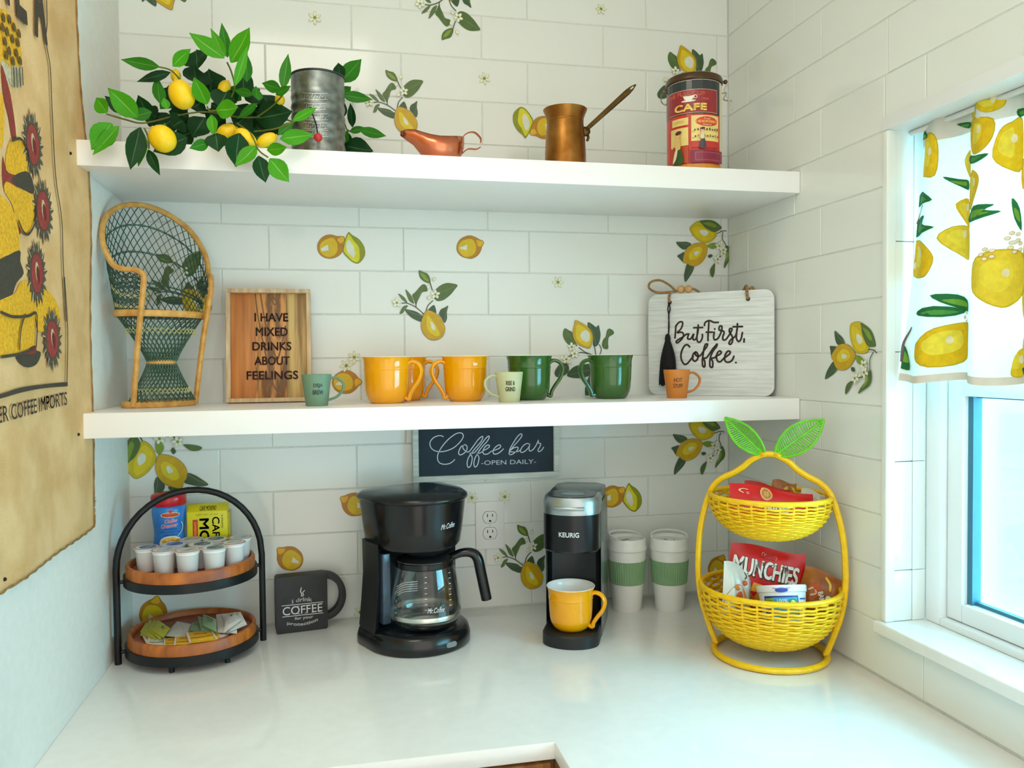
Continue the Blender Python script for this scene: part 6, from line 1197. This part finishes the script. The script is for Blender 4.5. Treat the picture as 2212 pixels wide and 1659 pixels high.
t = thing('cereal_cup', 'white cereal cup with blue label in the lower basket', 'food cup', (1.112, -0.512, CT + 0.082), rz=math.radians(-18), group='snacks in the lemon basket'); t.rotation_euler = (-0.30, 0, math.radians(-10))
MB().lathe([(0.0, 0.0), (0.038, 0.0), (0.045, 0.062), (0.047, 0.064), (0.0475, 0.074), (0.0465, 0.0765), (0.0, 0.0765)], 44).build('cup', pmat('cup_paper_white', (232, 236, 240), 0.35), t)
fz = math.atan2(CAMP.y + 0.495, CAMP.x - 1.108) + math.radians(18)
a = Art(cyl_frame(0.044, fz, Rz=lambda v: 0.0472 if v > 0.062 else 0.038 + v * 0.113), 0.0004, res=0.004)
a.rect(-0.043, 0.026, 0.012, 0.056, (24, 48, 150), 12); a.rect(-0.026, 0.024, 0.016, 0.053, (60, 170, 220), 10); a.rect(-0.04, -0.022, 0.038, 0.052, (150, 190, 60), 4); a.text('NEW', -0.031, 0.045, 0.014, 0.008, (40, 90, 40))
a.text('100%', -0.006, 0.046, 0.02, 0.008, (230, 240, 250), bold=0.03); a.text('Whole', -0.004, 0.034, 0.022, 0.007, (230, 240, 250)); a.oval(0.014, 0.042, 0.009, 0.009, (60, 150, 90)); a.oval(0.014, 0.042, 0.005, 0.006, (220, 230, 160))
for k in range(5): a.stroke([(0.030, 0.05 - k * 0.008), (0.046, 0.05 - k * 0.008)], 0.0026, (50, 80, 160))
a.oval(-0.006, 0.0668, 0.012, 0.0045, (36, 66, 170)); a.stroke([(-0.022, 0.0705), (-0.006, 0.0695), (0.01, 0.0705)], 0.0012, (90, 120, 180))
a.build('label', t)
def art_choc(a):
    a.stroke([(0.14, 0.72), (0.10, 0.8), (0.15, 0.86), (0.2, 0.84)], 0.018, (240, 214, 170)); a.oval(0.19, 0.72, 0.02, 0.05, (226, 110, 120))
    a.oval(0.42, 0.76, 0.075, 0.2, (226, 176, 110), 20).oval(0.42, 0.76, 0.06, 0.16, (190, 120, 60), 20); a.text('#', 0.42, 0.76, 0.07, 0.2, (226, 180, 120))
    a.text('Butter', 0.55, 0.36, 0.34, 0.26, (60, 30, 70), bold=0.06); a.text('Butter', 0.55, 0.37, 0.33, 0.24, (236, 230, 226), bold=0.03); a.stroke([(0.8, 0.5), (0.86, 0.6), (0.92, 0.5)], 0.02, (236, 170, 60))
bag('cookie_packet', 'red cookie packet lying across the upper basket', (1.098, -0.488, CT + 0.282), math.radians(-14), -0.55, 0.168, 0.072, M_RED, art_choc, 0.008, cat='snack packet', roll=math.radians(8))
bag('cookie_packet', 'dark red packet behind the front one in upper basket', (1.108, -0.440, CT + 0.288), math.radians(-14), -0.35, 0.095, 0.062, pmat('dark_red_foil', (170, 30, 24), 0.3, var=0.1, bump=0.3, bscale=26), None, 0.007, cat='snack packet', roll=math.radians(12))
bag('snack_packet', 'small brown and yellow packet at back of upper basket', (1.166, -0.405, CT + 0.286), math.radians(-20), -0.1, 0.05, 0.062, M_ORG, lambda a: a.poly([(0.4, 0.6), (0.9, 0.5), (0.95, 0.8), (0.6, 0.85)], (226, 196, 70), True), 0.006, cat='snack packet', roll=math.radians(8))
bag('snack_packet', 'small white packet at right end of upper basket', (1.196, -0.462, CT + 0.290), math.radians(-30), -0.3, 0.05, 0.046, M_CLR, lambda a: a.stroke([(0.2, 0.8), (0.8, 0.6)], 0.04, (180, 190, 190)), 0.006, cat='snack packet', roll=math.radians(14))

# ------------------------------------------------------------------ lemon-print cafe curtain in the window recess
CY0, CY1, CZ0, CZ1 = -0.640, -1.60, 1.482, 1.952
def fold(y, z):
    q = (CZ1 - z) / (CZ1 - CZ0)
    w = -y - 0.62
    a_ = 0.010 + 0.008 * q
    return 1.305 - 0.010 * q + a_ * math.sin(w * 2 * PI / 0.118 + 0.9 + 0.5 * math.sin(w * 9)) + 0.003 * math.sin(w * 140) * max(0, 1 - q * 7)
def left_y(z):
    q = (CZ1 - z) / (CZ1 - CZ0); return -0.650 + 0.028 * q ** 0.8
def cur(y, z, h):
    ff = fold(y, z)
    # flare of the free edge into the room
    return (ff - h - 0.036 * max(0, (CZ1 - z) / (CZ1 - CZ0)) ** 1.2 * math.exp(-((y + 0.60) / 0.07) ** 2), y, z)
def cloth(u, v):
    z = CZ0 + (CZ1 - CZ0) * v; y0 = left_y(z); y = y0 + (CY1 - y0) * u
    return cur(y, z + 0.004 * math.sin(y * 40) * (1 - v) ** 3, 0)
t = thing('cafe_curtain', 'white cafe curtain printed with yellow lemons in the window', 'curtain', (0, 0, 0))
M_CUR = pmat('curtain_cotton', (240, 240, 232), 0.85, var=0.02, scale=80, transl=0.2, bump=0.1, bscale=600)
MB().grid(cloth, 260, 60).build('cloth', M_CUR, t, smooth=180)
hem = MB().grid(lambda u, v: tuple(Vector(cloth(u, 0.028 * v)) + Vector((-0.0008, 0, 0))), 260, 3); hem.build('hem', pmat('curtain_hem', (226, 214, 196), 0.85, transl=0.12), t, smooth=180)
hd = MB().grid(lambda u, v: tuple(Vector(cloth(u, 0.90 + 0.1 * v)) + Vector((-0.001, 0, 0))), 260, 6); hd.build('rod_pocket', pmat('curtain_pocket', (232, 222, 208), 0.85, transl=0.25), t, smooth=180)
a = Art(cur, 0.0010, 0.00022, res=0.0055)
OFF = [(0, 0), (-0.33, 0.02), (-0.62, -0.01)]
def okp(P): return all(left_y(p[1]) - 0.001 > p[0] > CY1 + 0.005 and CZ0 + 0.002 < p[1] < CZ1 - 0.003 for p in P)
def clampP(P): return [(min(p[0], left_y(min(max(p[1], CZ0 + .002), CZ1 - .003)) - 0.002), min(max(p[1], CZ0 + 0.002), CZ1 - 0.003)) for p in P]
for dy, dz in OFF:
    for i, P in enumerate(CUR_LEMON):
        P = [(p[0] / 1e3 + dy, p[1] / 1e3 + dz) for p in P]
        if dy and max(p[0] for p in P) > -0.90 + (0 if dy > -0.5 else -0.3): continue
        if min(p[0] for p in P) < CY1 + 0.01: continue
        P = clampP(crv(P, 3, True)); cx = sum(p[0] for p in P) / len(P); cz = sum(p[1] for p in P) / len(P)
        a.h = 0.0010
        a.poly(P, (214, 178, 30)); 
        a.poly([(cx + (p[0] - cx) * 0.94, cz + (p[1] - cz) * 0.94) for p in P], [(250, 214, 24), (248, 222, 60), (244, 204, 16)][i % 3])
        a.poly([(cx + 0.004 + (p[0] - cx) * 0.5, cz + 0.004 + (p[1] - cz) * 0.55) for p in P], (254, 236, 70))
        a.oval(cx - 0.006, cz + 0.008, 0.005, 0.007, (252, 246, 200), 10)
    for i, P in enumerate(CUR_LEAF):
        P = [(p[0] / 1e3 + dy, p[1] / 1e3 + dz) for p in P]
        if dy and max(p[0] for p in P) > -0.90 + (0 if dy > -0.5 else -0.3): continue
        if min(p[0] for p in P) < CY1 + 0.01: continue
        P = clampP(crv(P, 3, True)); cx = sum(p[0] for p in P) / len(P); cz = sum(p[1] for p in P) / len(P)
        a.h = 0.0020
        a.poly(P, (34, 110, 54)); a.poly([(cx + (p[0] - cx) * 0.62, cz - 0.001 + (p[1] - cz) * 0.45) for p in P], (120, 180, 60) if i % 2 else (80, 160, 70))
    for y, z in CUR_FLOWER:
        y = y / 1e3 + dy; z = z / 1e3 + dz
        if CY1 + 0.02 < y < left_y(z) - 0.012:
            a.h = 0.0024
            for k in range(5): a.h = 0.0024; a.oval(y + 0.008 * math.cos(k * 1.26), z + 0.008 * math.sin(k * 1.26), 0.0045, 0.0035, (206, 160, 70), 8); a.oval(y + 0.008 * math.cos(k * 1.26), z + 0.008 * math.sin(k * 1.26), 0.0035, 0.0026, (250, 246, 226), 8)
a.h = 0.0026
for P in CUR_STEM: a.stroke(clampP([(p[0] / 1e3, p[1] / 1e3) for p in P]), 0.0045, (120, 96, 90))
a.build('lemon_print', t, print_mat('fabric_ink', 0.85, transl=0.2, var=0.12, scale=90), 'printed yellow lemons, green leaves and blossoms')
rod = MB().tube([(1.304, OY0 - 0.0125, 1.938), (1.304, OY1 + 0.001, 1.938)], 0.005, 12).build('curtain_rod', pmat('white_rod', (226, 226, 220), 0.4))
tag(rod, 'slim white tension rod holding the lemon curtain in the recess', 'curtain rod')
